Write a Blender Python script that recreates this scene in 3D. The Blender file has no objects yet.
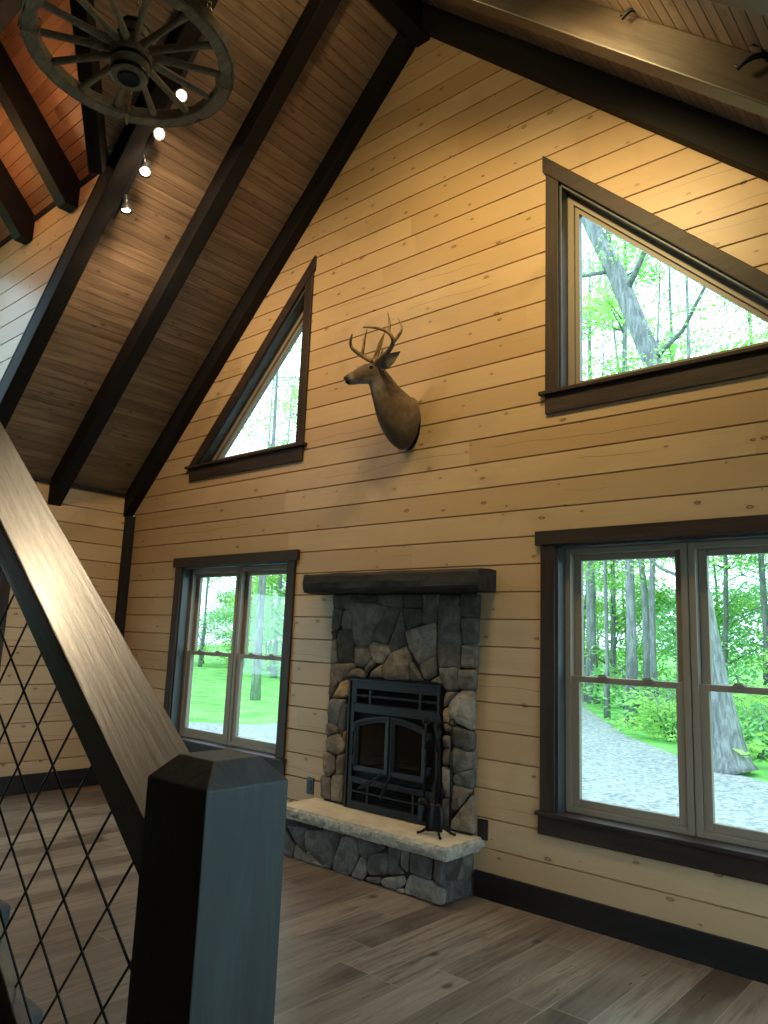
# tunable light levels
SPOT_W, WALL_W, FILL_W, DORM_W, SKY, EXPO, RB_W, TRK_W, RAIL_W = 26., 72., 0., 11., 3.7, .30, 10., 16., 270.
import bpy, bmesh, math, random
from mathutils import Vector, Matrix, noise as mnoise
random.seed(7)
S = bpy.context.scene
COL = S.collection

# ------------------------------------------------------------------ helpers
def link(o, parent=None):
    COL.objects.link(o)
    if parent is not None:
        o.parent = parent
    return o

def props(o, label=None, cat=None, group=None, kind=None):
    if label: o["label"] = label
    if cat: o["category"] = cat
    if group: o["group"] = group
    if kind: o["kind"] = kind
    return o

def empty(name, loc=(0, 0, 0), label=None, cat=None, group=None, kind=None):
    o = bpy.data.objects.new(name, None)
    o.location = loc
    o.empty_display_size = .1
    link(o)
    return props(o, label, cat, group, kind)

def children(o):
    return [c for c in COL.objects if c.parent == o]

def copy_tree(o, parent=None):
    c = o.copy(); COL.objects.link(c)
    if parent is not None:
        c.parent = parent
    for ch in children(o):
        copy_tree(ch, c)
    return c

class MB:
    """collects shapes; build() links them as one mesh object"""
    def __init__(s):
        s.v = []; s.f = []; s.sm = []; s.col = []; s.m = []
    def add(s, vs, fs, smooth=False, col=None, mi=0):
        n = len(s.v)
        s.v += [tuple(x) for x in vs]
        for f in fs:
            s.f.append(tuple(i + n for i in f)); s.sm.append(smooth); s.col.append(col); s.m.append(mi)
        return s
    def box(s, lo, hi, mi=0):
        x0, y0, z0 = lo; x1, y1, z1 = hi
        return s.add([(x0,y0,z0),(x1,y0,z0),(x1,y1,z0),(x0,y1,z0),(x0,y0,z1),(x1,y0,z1),(x1,y1,z1),(x0,y1,z1)],
              [(0,3,2,1),(4,5,6,7),(0,1,5,4),(1,2,6,5),(2,3,7,6),(3,0,4,7)], mi=mi)
    def prism(s, poly, ax, a0, a1, mi=0):
        """poly: 2D points in the two axes other than ax (in xyz order), extruded a0..a1 along ax"""
        n = len(poly)
        def P(p, a):
            q = list(p); q.insert(ax, a); return tuple(q)
        vs = [P(p, a0) for p in poly] + [P(p, a1) for p in poly]
        fs = [tuple(range(n)), tuple(range(2*n-1, n-1, -1))] + [(i, (i+1) % n, n+(i+1) % n, n+i) for i in range(n)]
        return s.add(vs, fs, mi=mi)
    def tube(s, pts, radii, seg=10, cap=True, smooth=True, col=None, mi=0):
        pts = [Vector(p) for p in pts]
        if not hasattr(radii, '__len__'): radii = [radii]*len(pts)
        n = len(pts); vs = []; fs = []
        up = None
        for i, p in enumerate(pts):
            t = (pts[min(i+1, n-1)] - pts[max(i-1, 0)]).normalized()
            if up is None:
                up = Vector((0,0,1)) if abs(t.z) < .9 else Vector((1,0,0))
            a = t.cross(up)
            if a.length < 1e-5: a = t.cross(Vector((.3,.9,.2)))
            a.normalize(); b = a.cross(t).normalized(); up = b
            for k in range(seg):
                th = 2*math.pi*k/seg
                vs.append(p + (a*math.cos(th) + b*math.sin(th))*radii[i])
        for i in range(n-1):
            for k in range(seg):
                fs.append((i*seg+k, i*seg+(k+1) % seg, (i+1)*seg+(k+1) % seg, (i+1)*seg+k))
        if cap:
            fs.append(tuple(range(seg-1, -1, -1))); fs.append(tuple(range((n-1)*seg, n*seg)))
        return s.add(vs, fs, smooth, col, mi)
    def lathe(s, prof, c=(0,0,0), axis=(0,0,1), seg=24, smooth=True, mi=0):
        """prof: (radius, height) pairs about axis through c"""
        ax = Vector(axis).normalized(); c = Vector(c)
        a = ax.cross(Vector((0,0,1)) if abs(ax.z) < .9 else Vector((1,0,0))).normalized(); b = ax.cross(a)
        vs = []; fs = []; n = len(prof)
        for r, h in prof:
            for k in range(seg):
                th = 2*math.pi*k/seg
                vs.append(c + ax*h + (a*math.cos(th)+b*math.sin(th))*max(r, 1e-4))
        for i in range(n-1):
            for k in range(seg):
                fs.append((i*seg+k, i*seg+(k+1) % seg, (i+1)*seg+(k+1) % seg, (i+1)*seg+k))
        fs.append(tuple(range(seg-1, -1, -1))); fs.append(tuple(range((n-1)*seg, n*seg)))
        return s.add(vs, fs, smooth, mi=mi)
    def ball(s, c, r, seg=12, rings=8, mi=0):
        rx, ry, rz = r if hasattr(r, '__len__') else (r, r, r)
        vs = []; fs = []
        for i in range(rings+1):
            ph = math.pi*i/rings
            for k in range(seg):
                th = 2*math.pi*k/seg
                vs.append((c[0]+rx*max(math.sin(ph),1e-3)*math.cos(th), c[1]+ry*max(math.sin(ph),1e-3)*math.sin(th), c[2]+rz*math.cos(ph)))
        for i in range(rings):
            for k in range(seg):
                fs.append((i*seg+k, i*seg+(k+1) % seg, (i+1)*seg+(k+1) % seg, (i+1)*seg+k))
        return s.add(vs, fs, True, mi=mi)
    def torus(s, c, R, r, n=(0,0,1), seg=10, rs=6, stretch=None, mi=0):
        n = Vector(n).normalized(); c = Vector(c)
        if stretch is not None:
            a = Vector(stretch[0]).normalized(); k1 = stretch[1]
        else:
            a = n.cross(Vector((0,0,1)) if abs(n.z) < .9 else Vector((1,0,0))).normalized(); k1 = 1
        b = n.cross(a)
        vs = []; fs = []
        for i in range(seg):
            th = 2*math.pi*i/seg
            d = a*math.cos(th)*k1 + b*math.sin(th)
            dn = (a*math.cos(th) + b*math.sin(th)*k1).normalized()
            for j in range(rs):
                ph = 2*math.pi*j/rs
                vs.append(c + d*R + dn*(r*math.cos(ph)) + n*(r*math.sin(ph)))
        for i in range(seg):
            for j in range(rs):
                fs.append((i*rs+j, ((i+1) % seg)*rs+j, ((i+1) % seg)*rs+(j+1) % rs, i*rs+(j+1) % rs))
        return s.add(vs, fs, True, mi=mi)
    def build(s, name, mat, parent=None, bevel=0, seg=2, weld=False, rough=0, cuts=0, org=None, subsurf=0):
        me = bpy.data.meshes.new(name)
        vs = s.v
        if org is not None:
            vs = [(x-org[0], y-org[1], z-org[2]) for x, y, z in vs]
        me.from_pydata(vs, [], s.f)
        bm = bmesh.new(); bm.from_mesh(me)
        for f, sm, mi in zip(bm.faces, s.sm, s.m):
            f.smooth = sm; f.material_index = mi
        if any(c is not None for c in s.col):
            L = bm.loops.layers.float_color.new("stone")
            for f, c in zip(bm.faces, s.col):
                for k, lp in enumerate(f.loops):
                    q = c[k % len(c)] if c and hasattr(c[0], '__len__') else (c or (0,0,0))
                    lp[L] = (*q, 1)
        bmesh.ops.recalc_face_normals(bm, faces=bm.faces)
        if weld: bmesh.ops.remove_doubles(bm, verts=bm.verts, dist=1e-5)
        if bevel:
            ed = [e for e in bm.edges if len(e.link_faces) == 2 and e.calc_face_angle(0) > .5]
            bmesh.ops.bevel(bm, geom=ed, offset=bevel, segments=seg, affect='EDGES', profile=.6)
        if cuts:
            for _ in range(cuts):
                ed = [e for e in bm.edges if e.calc_length() > .09]
                bmesh.ops.subdivide_edges(bm, edges=ed, cuts=1, use_grid_fill=True)
        if rough:
            for v in bm.verts:
                q = v.co*3.1
                v.co += Vector((mnoise.noise(q), mnoise.noise(q+Vector((7,0,0))), mnoise.noise(q+Vector((0,9,0)))))*rough
        bm.to_mesh(me); bm.free()
        mats = mat if isinstance(mat, (list, tuple)) else [mat]
        for m in mats: me.materials.append(m)
        o = bpy.data.objects.new(name, me)
        if org is not None: o.location = org
        link(o, parent)
        if subsurf:
            md = o.modifiers.new("s", 'SUBSURF'); md.levels = subsurf; md.render_levels = subsurf
        return o

def relink_local(o, parent):
    """place a mesh whose vertices are in world space under an empty at some place"""
    o.parent = parent
    o.location = Vector(o.location) - Vector(parent.location)
    return o

# ------------------------------------------------------------------ materials
def srgb(r, g, b):
    f = lambda c: (c/255/12.92 if c/255 <= .04045 else ((c/255+.055)/1.055)**2.4)
    return (f(r), f(g), f(b))

def new_mat(name):
    m = bpy.data.materials.new(name); m.use_nodes = True
    nt = m.node_tree
    for n in list(nt.nodes): nt.nodes.remove(n)
    out = nt.nodes.new("ShaderNodeOutputMaterial")
    b = nt.nodes.new("ShaderNodeBsdfPrincipled")
    nt.links.new(b.outputs[0], out.inputs[0])
    return m, nt, b, out

class G:
    """small node-graph writer"""
    def __init__(s, nt): s.nt = nt
    def n(s, t, **kw):
        x = s.nt.nodes.new("ShaderNode"+t)
        for k, v in kw.items(): setattr(x, k, v)
        return x
    def put(s, sock, v):
        if hasattr(v, 'is_output'): s.nt.links.new(v, sock)
        elif isinstance(v, (int, float)) and hasattr(sock, 'default_value') and hasattr(sock.default_value, '__len__'):
            sock.default_value = [v]*len(sock.default_value)
        elif v is not None:
            if hasattr(v, '__len__') and len(v) == 3 and len(sock.default_value) == 4: v = (*v, 1)
            sock.default_value = v
    def math(s, op, a, b=None, c=None):
        x = s.n("Math", operation=op)
        for i, v in enumerate((a, b, c)):
            if v is not None: s.put(x.inputs[i], v)
        return x.outputs[0]
    def obj(s):
        tc = s.n("TexCoord"); sp = s.n("SeparateXYZ")
        s.nt.links.new(tc.outputs["Object"], sp.inputs[0])
        return tc.outputs["Object"], sp.outputs
    def vec(s, x=0., y=0., z=0.):
        c = s.n("CombineXYZ")
        for i, v in enumerate((x, y, z)): s.put(c.inputs[i], v)
        return c.outputs[0]
    def noise(s, v, scale=5, detail=4, rough=.55, dist=0., out=0):
        x = s.n("TexNoise"); s.put(x.inputs["Vector"], v)
        x.inputs["Scale"].default_value = scale; x.inputs["Detail"].default_value = detail
        x.inputs["Roughness"].default_value = rough; x.inputs["Distortion"].default_value = dist
        return x.outputs[out]
    def white(s, v, dim='2D'):
        x = s.n("TexWhiteNoise", noise_dimensions=dim)
        if dim == '1D': s.put(x.inputs["W"], v)
        else: s.put(x.inputs["Vector"], v)
        return x.outputs
    def voro(s, v, scale=1., feature='F1', dim='2D', rnd=1.):
        x = s.n("TexVoronoi", voronoi_dimensions=dim, feature=feature)
        s.put(x.inputs["Vector"], v); x.inputs["Scale"].default_value = scale
        x.inputs["Randomness"].default_value = rnd
        return x.outputs
    def ramp(s, f, stops):
        x = s.n("ValToRGB"); s.put(x.inputs[0], f)
        el = x.color_ramp.elements
        while len(el) < len(stops): el.new(.5)
        for e, (p, c) in zip(el, stops):
            e.position = p; e.color = (*c, 1) if hasattr(c, '__len__') else (c, c, c, 1)
        return x.outputs[0]
    def mix(s, f, a, b, mode='MIX'):
        x = s.n("Mix", data_type='RGBA', blend_type=mode)
        s.put(x.inputs[0], f); s.put(x.inputs[6], a); s.put(x.inputs[7], b)
        return x.outputs[2]
    def smooth(s, v, a, b):
        x = s.n("MapRange", interpolation_type='SMOOTHSTEP')
        s.put(x.inputs[0], v); x.inputs[1].default_value = a; x.inputs[2].default_value = b
        return x.outputs[0]
    def bump(s, h, strength=.3, dist=.01):
        x = s.n("Bump"); s.put(x.inputs["Height"], h)
        x.inputs["Strength"].default_value = strength; x.inputs["Distance"].default_value = dist
        return x.outputs[0]

def board_mat(name, along, across, pitch, off, c_lo, c_mid, c_hi, knot=(.10,.045,.02), seglen=3.6, rough=.5,
              knot_share=.35, streak=.35, spec=.35, cracks=False, tint=1.):
    """T&G boards: each board its own tint, running grain, knots"""
    m, nt, b, out = new_mat(name); g = G(nt)
    co, xyz = g.obj()
    A = xyz[along]; B = xyz[across]
    t = g.math('DIVIDE', g.math('SUBTRACT', B, off), pitch)
    idx = g.math('FLOOR', t)
    r1 = g.white(idx, '1D')[0]
    sg = g.math('FLOOR', g.math('DIVIDE', g.math('ADD', A, g.math('MULTIPLY', r1, 13.)), seglen))
    rnd = g.white(g.vec(idx, sg, 0.), '2D')
    rv = rnd[0]
    shift = g.math('MULTIPLY', rv, 37.)
    gv = g.vec(g.math('ADD', g.math('MULTIPLY', A, 1.3), shift), g.math('MULTIPLY', B, 24.), g.math('MULTIPLY', rv, 11.))
    grain = g.noise(gv, 1., 5, .6, .8)
    fine = g.noise(g.vec(g.math('ADD', g.math('MULTIPLY', A, 5.), shift), g.math('MULTIPLY', B, 160.), 0.), 1., 3, .6)
    blot = g.noise(g.vec(g.math('ADD', g.math('MULTIPLY', A, 2.2), shift), g.math('MULTIPLY', B, 5.), rv), 1., 3, .55)
    base = g.mix(g.math('ADD', 1.-tint, g.math('MULTIPLY', rv, tint)), c_lo, c_hi)
    base = g.mix(g.math('MULTIPLY', g.smooth(grain, .35, .75), streak), base, c_lo)
    base = g.mix(g.math('MULTIPLY', g.smooth(blot, .40, .72), .40), base, c_mid)
    base = g.mix(g.math('MULTIPLY', g.smooth(fine, .45, .8), .18), base, c_lo)
    # knots
    kv = g.vec(g.math('ADD', g.math('MULTIPLY', A, 3.1), shift), g.math('MULTIPLY', B, 6.2), 0.)
    kw = g.math('MULTIPLY', g.math('SUBTRACT', g.noise(kv, 3., 2), .5), .12)
    vo = g.voro(kv, 1.)
    d = g.math('ADD', vo["Distance"], kw)
    csep = g.n("SeparateColor"); nt.links.new(vo["Color"], csep.inputs[0])
    on = g.math('LESS_THAN', csep.outputs[0], knot_share)
    size = g.math('ADD', .028, g.math('MULTIPLY', csep.outputs[1], .036))
    dd = g.math('DIVIDE', d, size)
    core = g.math('MULTIPLY', on, g.math('SUBTRACT', 1., g.smooth(dd, .7, 1.15)))
    halo = g.math('MULTIPLY', g.math('MULTIPLY', on, g.math('SUBTRACT', 1., g.smooth(dd, 1., 3.6))), .38)
    base = g.mix(halo, base, c_lo)
    ring = g.math('SUBTRACT', 1., g.smooth(g.math('ABSOLUTE', g.math('SUBTRACT', dd, .85)), .12, .38))
    base = g.mix(g.math('MULTIPLY', core, .45), base, knot)
    base = g.mix(g.math('MULTIPLY', g.math('MULTIPLY', ring, on), .75), base, knot)
    if cracks:
        # season cracks: thin wandering lines along some boards, and pale grey weather smudges
        wv = g.noise(g.vec(g.math('ADD', g.math('MULTIPLY', A, .9), shift), rv, 0.), 1., 3, .55)
        cen = g.math('ADD', g.math('MULTIPLY', g.math('SUBTRACT', wv, .5), .9), g.math('ADD', .25, g.math('MULTIPLY', r1, .5)))
        dl = g.math('ABSOLUTE', g.math('SUBTRACT', g.math('FRACT', t), cen))
        seg_on = g.smooth(g.noise(g.vec(g.math('ADD', g.math('MULTIPLY', A, .55), shift), idx, 3.), 1., 1), .50, .56)
        bd = g.math('GREATER_THAN', g.white(g.math('ADD', idx, 77.), '1D')[0], .45)
        cr = g.math('MULTIPLY', g.math('MULTIPLY', g.math('LESS_THAN', dl, .011), seg_on), bd)
        base = g.mix(g.math('MULTIPLY', cr, .6), base, knot)
        sm = g.noise(g.vec(g.math('MULTIPLY', A, 1.1), g.math('MULTIPLY', B, 1.7), 4.), 1., 4, .6, .8)
        base = g.mix(g.math('MULTIPLY', g.smooth(sm, .52, .75), .45), base, (.30, .205, .11))
    nt.links.new(base, b.inputs["Base Color"])
    b.inputs["Roughness"].default_value = rough
    b.inputs["Specular IOR Level"].default_value = spec
    nt.links.new(g.bump(g.math('ADD', grain, g.math('MULTIPLY', fine, .5)), .18, .004), b.inputs["Normal"])
    return m

def stain_mat(name, dark, light, along=2, rough=.5, spec=.5, scale=1., amt=.6, bump=.35):
    """dark stained timber with brushed grain along one object axis"""
    m, nt, b, out = new_mat(name); g = G(nt)
    co, xyz = g.obj()
    sc = [26*scale]*3; sc[along] = 1.6*scale
    v = g.vec(*[g.math('MULTIPLY', xyz[i], sc[i]) for i in range(3)])
    n1 = g.noise(v, 1., 6, .62, .7)
    sc2 = [5*scale]*3; sc2[along] = 1.1*scale
    n2 = g.noise(g.vec(*[g.math('MULTIPLY', xyz[i], sc2[i]) for i in range(3)]), 1., 4, .6, 1.4)
    f = g.math('MULTIPLY', g.math('ADD', g.math('MULTIPLY', g.smooth(n1, .35, .75), .55), g.math('MULTIPLY', g.smooth(n2, .4, .75), .6)), amt)
    nt.links.new(g.mix(f, dark, light), b.inputs["Base Color"])
    nt.links.new(g.math('ADD', rough-.08, g.math('MULTIPLY', n1, .2)), b.inputs["Roughness"])
    b.inputs["Specular IOR Level"].default_value = spec
    nt.links.new(g.bump(n1, bump, .004), b.inputs["Normal"])
    return m

def plain_mat(name, col, rough=.5, metal=0., spec=.5, var=.0, vscale=20, bump=0., bscale=60):
    m, nt, b, out = new_mat(name); g = G(nt)
    co, xyz = g.obj()
    if var:
        n = g.noise(co, vscale, 5)
        lo = tuple(c*(1-var) for c in col); hi = tuple(min(1, c*(1+var)) for c in col)
        nt.links.new(g.mix(g.smooth(n, .3, .7), lo, hi), b.inputs["Base Color"])
    else:
        b.inputs["Base Color"].default_value = (*col, 1)
    b.inputs["Roughness"].default_value = rough
    b.inputs["Metallic"].default_value = metal
    b.inputs["Specular IOR Level"].default_value = spec
    if bump:
        nt.links.new(g.bump(g.noise(co, bscale, 4), bump, .004), b.inputs["Normal"])
    return m

def emit_mat(name, col, strength):
    m, nt, b, out = new_mat(name)
    b.inputs["Base Color"].default_value = (*col, 1)
    b.inputs["Emission Color"].default_value = (*col, 1)
    b.inputs["Emission Strength"].default_value = strength
    return m

def glass_mat(name):
    m, nt, b, out = new_mat(name); g = G(nt)
    nt.nodes.remove(b)
    t = g.n("BsdfTransparent"); t.inputs[0].default_value = (.93, .98, .97, 1)
    gl = g.n("BsdfGlossy"); gl.inputs["Roughness"].default_value = .02
    fr = g.n("Fresnel"); fr.inputs[0].default_value = 1.45
    mx = g.n("MixShader")
    nt.links.new(g.math('MULTIPLY', fr.outputs[0], .14), mx.inputs[0])
    nt.links.new(t.outputs[0], mx.inputs[1]); nt.links.new(gl.outputs[0], mx.inputs[2])
    nt.links.new(mx.outputs[0], out.inputs[0])
    return m

def leaf_mat(name, c1, c2):
    m, nt, b, out = new_mat(name); g = G(nt)
    nt.nodes.remove(b)
    co, xyz = g.obj()
    oi = g.n("ObjectInfo")
    n = g.noise(co, 1.3, 3)
    c = g.mix(g.smooth(n, .3, .7), c1, c2)
    c = g.mix(g.math('MULTIPLY', oi.outputs["Random"], .35), c, (c2[0]*1.25, c2[1]*1.0, c2[2]*.7))
    d = g.n("BsdfDiffuse"); t = g.n("BsdfTranslucent")
    nt.links.new(c, d.inputs[0]); nt.links.new(c, t.inputs[0])
    mx = g.n("MixShader"); mx.inputs[0].default_value = .5
    nt.links.new(d.outputs[0], mx.inputs[1]); nt.links.new(t.outputs[0], mx.inputs[2])
    nt.links.new(mx.outputs[0], out.inputs[0])
    return m

M = {}
PINE = dict(c_lo=(.43,.275,.142), c_mid=(.44,.298,.172), c_hi=(.545,.378,.222), knot_share=.62, streak=.30, cracks=True)
P = .1693
PINE.update(rough=.40, spec=.45)
M['pine_x'] = board_mat('pine boards along x', 0, 2, P, 1.123, **PINE)
M['pine_y'] = board_mat('pine boards along y', 1, 2, P, 1.123, **PINE)
CEI = dict(c_lo=(.095,.060,.040), c_mid=(.13,.085,.056), c_hi=(.30,.200,.130), knot=(.04,.022,.014))
M['ceil'] = board_mat('brown ceiling boards', 1, 0, .084, 0., knot_share=.45, streak=.85, tint=.45, rough=.45, seglen=2.4, **CEI)
M['dormer_ceil'] = board_mat('lamp warmed dormer boards', 0, 1, .084, 0., knot_share=.3, streak=.5, rough=.45, seglen=2.4,
      c_lo=(.15,.07,.035), c_mid=(.22,.105,.05), c_hi=(.32,.16,.08), knot=(.05,.025,.015))  # ceiling boards reddened, the warm lamplight is put into their colour
DK, LT = (.008,.007,.0075), (.026,.021,.019)
M['dark_x'] = stain_mat('dark stain along x', DK, LT, 0, rough=.55, spec=.28)
M['dark_y'] = stain_mat('dark stain along y', DK, LT, 1, rough=.55, spec=.28)
M['dark_z'] = stain_mat('dark stain along z', DK, LT, 2, rough=.55, spec=.28)
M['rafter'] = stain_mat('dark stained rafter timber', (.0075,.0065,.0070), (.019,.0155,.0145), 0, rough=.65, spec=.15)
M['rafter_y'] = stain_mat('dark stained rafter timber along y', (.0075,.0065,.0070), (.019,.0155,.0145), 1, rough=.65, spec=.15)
M['rafter_lit'] = stain_mat('lamplit tone rafter timber', (.045,.031,.022), (.115,.078,.052), 0, rough=.42, spec=.45)  # lighter copy of the rafter timber, lamplight mixed into its colour
M['jamb'] = stain_mat('satin jamb stain', (.030,.032,.034), (.085,.088,.090), 2, rough=.38, spec=.5)
M['casing_x'] = stain_mat('walnut casing along x', (.022,.0135,.011), (.075,.044,.031), 0, rough=.5, spec=.3)
M['casing_z'] = stain_mat('walnut casing along z', (.022,.0135,.011), (.075,.044,.031), 2, rough=.5, spec=.3)
M['post'] = stain_mat('weathered black post timber', (.007,.0095,.0095), (.036,.044,.043), 2, rough=.55, scale=1.6, amt=.7, bump=.5)
M['rail'] = stain_mat('rubbed dark handrail timber', (.012,.010,.008), (.040,.032,.021), 0, rough=.36, scale=2.2, amt=.8, bump=.5, spec=.9)
M['rail'].node_tree.nodes['Principled BSDF'].inputs['Coat Weight'].default_value = .7
M['rail'].node_tree.nodes['Principled BSDF'].inputs['Coat Roughness'].default_value = .27
M['mantel'] = stain_mat('hewn mantel timber', (.014,.013,.012), (.075,.066,.056), 0, rough=.75, spec=.3, scale=1.2, bump=.9)
M['wheel'] = stain_mat('weathered grey wagon wood', (.13,.10,.066), (.38,.30,.195), 0, rough=.7, scale=2., bump=.7)
M['iron'] = plain_mat('black wrought iron', (.012,.012,.013), .45, .6, .5, .3, 40)
M['insert'] = plain_mat('black cast iron', (.009,.0105,.013), .45, .4, .5, .15, 60, .15, 120)
M['insert_dark'] = plain_mat('sooty firebox', (.006,.006,.006), .9)
M['fireglass'] = None
M['tan_vinyl'] = plain_mat('tan window vinyl', (.235,.195,.15), .4, 0, .4)
M['glass'] = glass_mat('clear window glass')
M['black_plastic'] = plain_mat('black plastic', (.010,.011,.013), .35)
M['slab'] = None
M['chain'] = plain_mat('brass chain', (.26,.21,.12), .35, .9, .5, .3, 60)
M['bulb'] = emit_mat('lit bulb', (1., .82, .55), 16)
M['bulb_soft'] = emit_mat('lit lamp face', (1., .86, .62), 5)
M['tread'] = stain_mat('dark grey tread timber', (.030,.032,.033), (.09,.092,.09), 1, rough=.55)
M['stringer'] = stain_mat('greyed stringer timber', (.05,.047,.042), (.15,.14,.12), 0, rough=.5)
M['exterior'] = plain_mat('exterior siding', (.20,.13,.08), .8)
# floor planks: run along y, .18 wide, lighter joints
def floor_mat():
    m, nt, b, out = new_mat('wood plank flooring'); g = G(nt)
    co, xyz = g.obj()
    W, Ln = .1805, 1.22
    t = g.math('DIVIDE', g.math('SUBTRACT', xyz[0], 1.124-6*W), W)
    idx = g.math('FLOOR', t)
    r1 = g.white(idx, '1D')[0]
    u = g.math('DIVIDE', g.math('ADD', xyz[1], g.math('MULTIPLY', r1, 9.)), Ln)
    sg = g.math('FLOOR', u)
    rv = g.white(g.vec(idx, sg, 0.), '2D')[0]
    sh = g.math('MULTIPLY', rv, 41.)
    gr = g.noise(g.vec(g.math('MULTIPLY', xyz[0], 30.), g.math('ADD', g.math('MULTIPLY', xyz[1], 1.7), sh), rv), 1., 6, .62, 1.2)
    fine = g.noise(g.vec(g.math('MULTIPLY', xyz[0], 190.), g.math('ADD', g.math('MULTIPLY', xyz[1], 6.), sh), 0.), 1., 3, .6)
    blot = g.noise(g.vec(g.math('MULTIPLY', xyz[0], 5.), g.math('ADD', g.math('MULTIPLY', xyz[1], 1.6), sh), 0.), 1., 3, .5, .6)
    c = g.mix(rv, (.105,.068,.046), (.325,.235,.168))
    c = g.mix(g.math('MULTIPLY', g.smooth(gr, .38, .72), .75), c, (.058,.038,.027))
    c = g.mix(g.math('MULTIPLY', g.smooth(blot, .45, .75), .5), c, (.36,.28,.20))
    c = g.mix(g.math('MULTIPLY', g.smooth(fine, .5, .8), .22), c, (.05,.034,.026))
    kv = g.vec(g.math('MULTIPLY', xyz[0], 4.), g.math('ADD', g.math('MULTIPLY', xyz[1], 2.3), sh), 0.)
    vo = g.voro(kv, 1.)
    cs = g.n("SeparateColor"); nt.links.new(vo["Color"], cs.inputs[0])
    kn = g.math('MULTIPLY', g.math('LESS_THAN', cs.outputs[0], .22), g.math('SUBTRACT', 1., g.smooth(vo["Distance"], .03, .12)))
    c = g.mix(g.math('MULTIPLY', kn, .75), c, (.03,.018,.012))
    # joints
    fx = g.math('FRACT', t); fy = g.math('FRACT', u)
    jx = g.math('LESS_THAN', fx, .020); jy = g.math('LESS_THAN', fy, .0034)
    j = g.math('MAXIMUM', jx, jy)
    c = g.mix(g.math('MULTIPLY', j, .75), c, (.42,.34,.26))
    nt.links.new(c, b.inputs["Base Color"])
    nt.links.new(g.math('ADD', .20, g.math('MULTIPLY', gr, .22)), b.inputs["Roughness"])
    b.inputs["Specular IOR Level"].default_value = .6
    nt.links.new(g.bump(g.math('SUBTRACT', g.math('MULTIPLY', fine, .4), j), .25, .003), b.inputs["Normal"])
    return m
M['floor'] = floor_mat()

def stone_mat():
    m, nt, b, out = new_mat('fieldstone'); g = G(nt)
    co, xyz = g.obj()
    at = g.n("Attribute"); at.attribute_name = "stone"
    n = g.noise(co, 9., 6, .65, .6); n2 = g.noise(co, 45., 4, .6)
    c = g.mix(g.smooth(n, .35, .7), g.mix(1., at.outputs[0], (.55,.52,.5), 'MULTIPLY'), g.mix(1., at.outputs[0], (1.35,1.3,1.22), 'MULTIPLY'))
    c = g.mix(g.math('MULTIPLY', g.smooth(n2, .5, .75), .35), c, (.03,.026,.022))
    nt.links.new(c, b.inputs["Base Color"]); b.inputs["Roughness"].default_value = .8
    b.inputs["Specular IOR Level"].default_value = .35
    h = g.math('ADD', g.math('MULTIPLY', n, 1.), g.math('MULTIPLY', n2, .35))
    nt.links.new(g.bump(h, .7, .015), b.inputs["Normal"])
    return m
M['stone'] = stone_mat()
M['mortar'] = plain_mat('dark mortar', (.035,.032,.028), .95, 0, .2, .3, 30, .5, 50)

def slab_mat():
    m, nt, b, out = new_mat('cream limestone'); g = G(nt)
    co, xyz = g.obj()
    geo = g.n("NewGeometry"); sp = g.n("SeparateXYZ"); nt.links.new(geo.outputs["True Normal"], sp.inputs[0])
    n = g.noise(co, 7., 5); n2 = g.noise(co, 38., 5, .65)
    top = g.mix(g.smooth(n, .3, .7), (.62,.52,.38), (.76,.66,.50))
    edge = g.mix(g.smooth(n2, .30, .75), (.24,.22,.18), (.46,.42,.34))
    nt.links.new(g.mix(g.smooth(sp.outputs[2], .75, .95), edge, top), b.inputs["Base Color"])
    b.inputs["Roughness"].default_value = .75
    nt.links.new(g.bump(n2, .35, .006), b.inputs["Normal"])
    return m
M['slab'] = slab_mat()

def fireglass():
    m, nt, b, out = new_mat('smoked firebox glass')
    b.inputs["Base Color"].default_value = (.012,.010,.009,1)
    b.inputs["Roughness"].default_value = .08
    b.inputs["Alpha"].default_value = .55
    return m
M['fireglass'] = fireglass()

def fur_mat():
    m, nt, b, out = new_mat('deer hide'); g = G(nt)
    co, xyz = g.obj()
    at = g.n("Attribute"); at.attribute_name = "stone"
    n = g.noise(co, 24., 5, .6); f = g.noise(g.vec(g.math('MULTIPLY', xyz[0], 120.), g.math('MULTIPLY', xyz[1], 120.), g.math('MULTIPLY', xyz[2], 40.)), 1., 3)
    c = g.mix(g.smooth(n, .3, .7), g.mix(1., at.outputs[0], (.72,.70,.68), 'MULTIPLY'), g.mix(1., at.outputs[0], (1.2,1.15,1.1), 'MULTIPLY'))
    nt.links.new(c, b.inputs["Base Color"]); b.inputs["Roughness"].default_value = .8
    b.inputs["Specular IOR Level"].default_value = .25
    b.inputs["Sheen Weight"].default_value = .15
    nt.links.new(g.bump(f, .5, .006), b.inputs["Normal"])
    return m
M['fur'] = fur_mat()
M['antler'] = plain_mat('antler horn', (.20,.125,.062), .55, 0, .4, .45, 22, .3, 60)
M['nose'] = plain_mat('black nose leather', (.008,.007,.007), .3)
M['eye'] = plain_mat('glass eye', (.006,.004,.003), .05, 0, .8)
M['bark'] = None
def bark():
    m, nt, b, out = new_mat('grey tree bark'); g = G(nt)
    co, xyz = g.obj()
    v = g.vec(g.math('MULTIPLY', xyz[0], 9.), g.math('MULTIPLY', xyz[1], 9.), g.math('MULTIPLY', xyz[2], 1.8))
    n = g.noise(v, 1.3, 6, .65, .5)
    nt.links.new(g.mix(g.smooth(n, .35, .68), (.11,.118,.115), (.27,.285,.275)), b.inputs["Base Color"])
    b.inputs["Roughness"].default_value = .9
    nt.links.new(g.bump(n, .8, .03), b.inputs["Normal"])
    return m
M['bark'] = bark()
M['leaf'] = leaf_mat('spring maple leaves', (.25,.50,.12), (.46,.74,.24))
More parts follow.
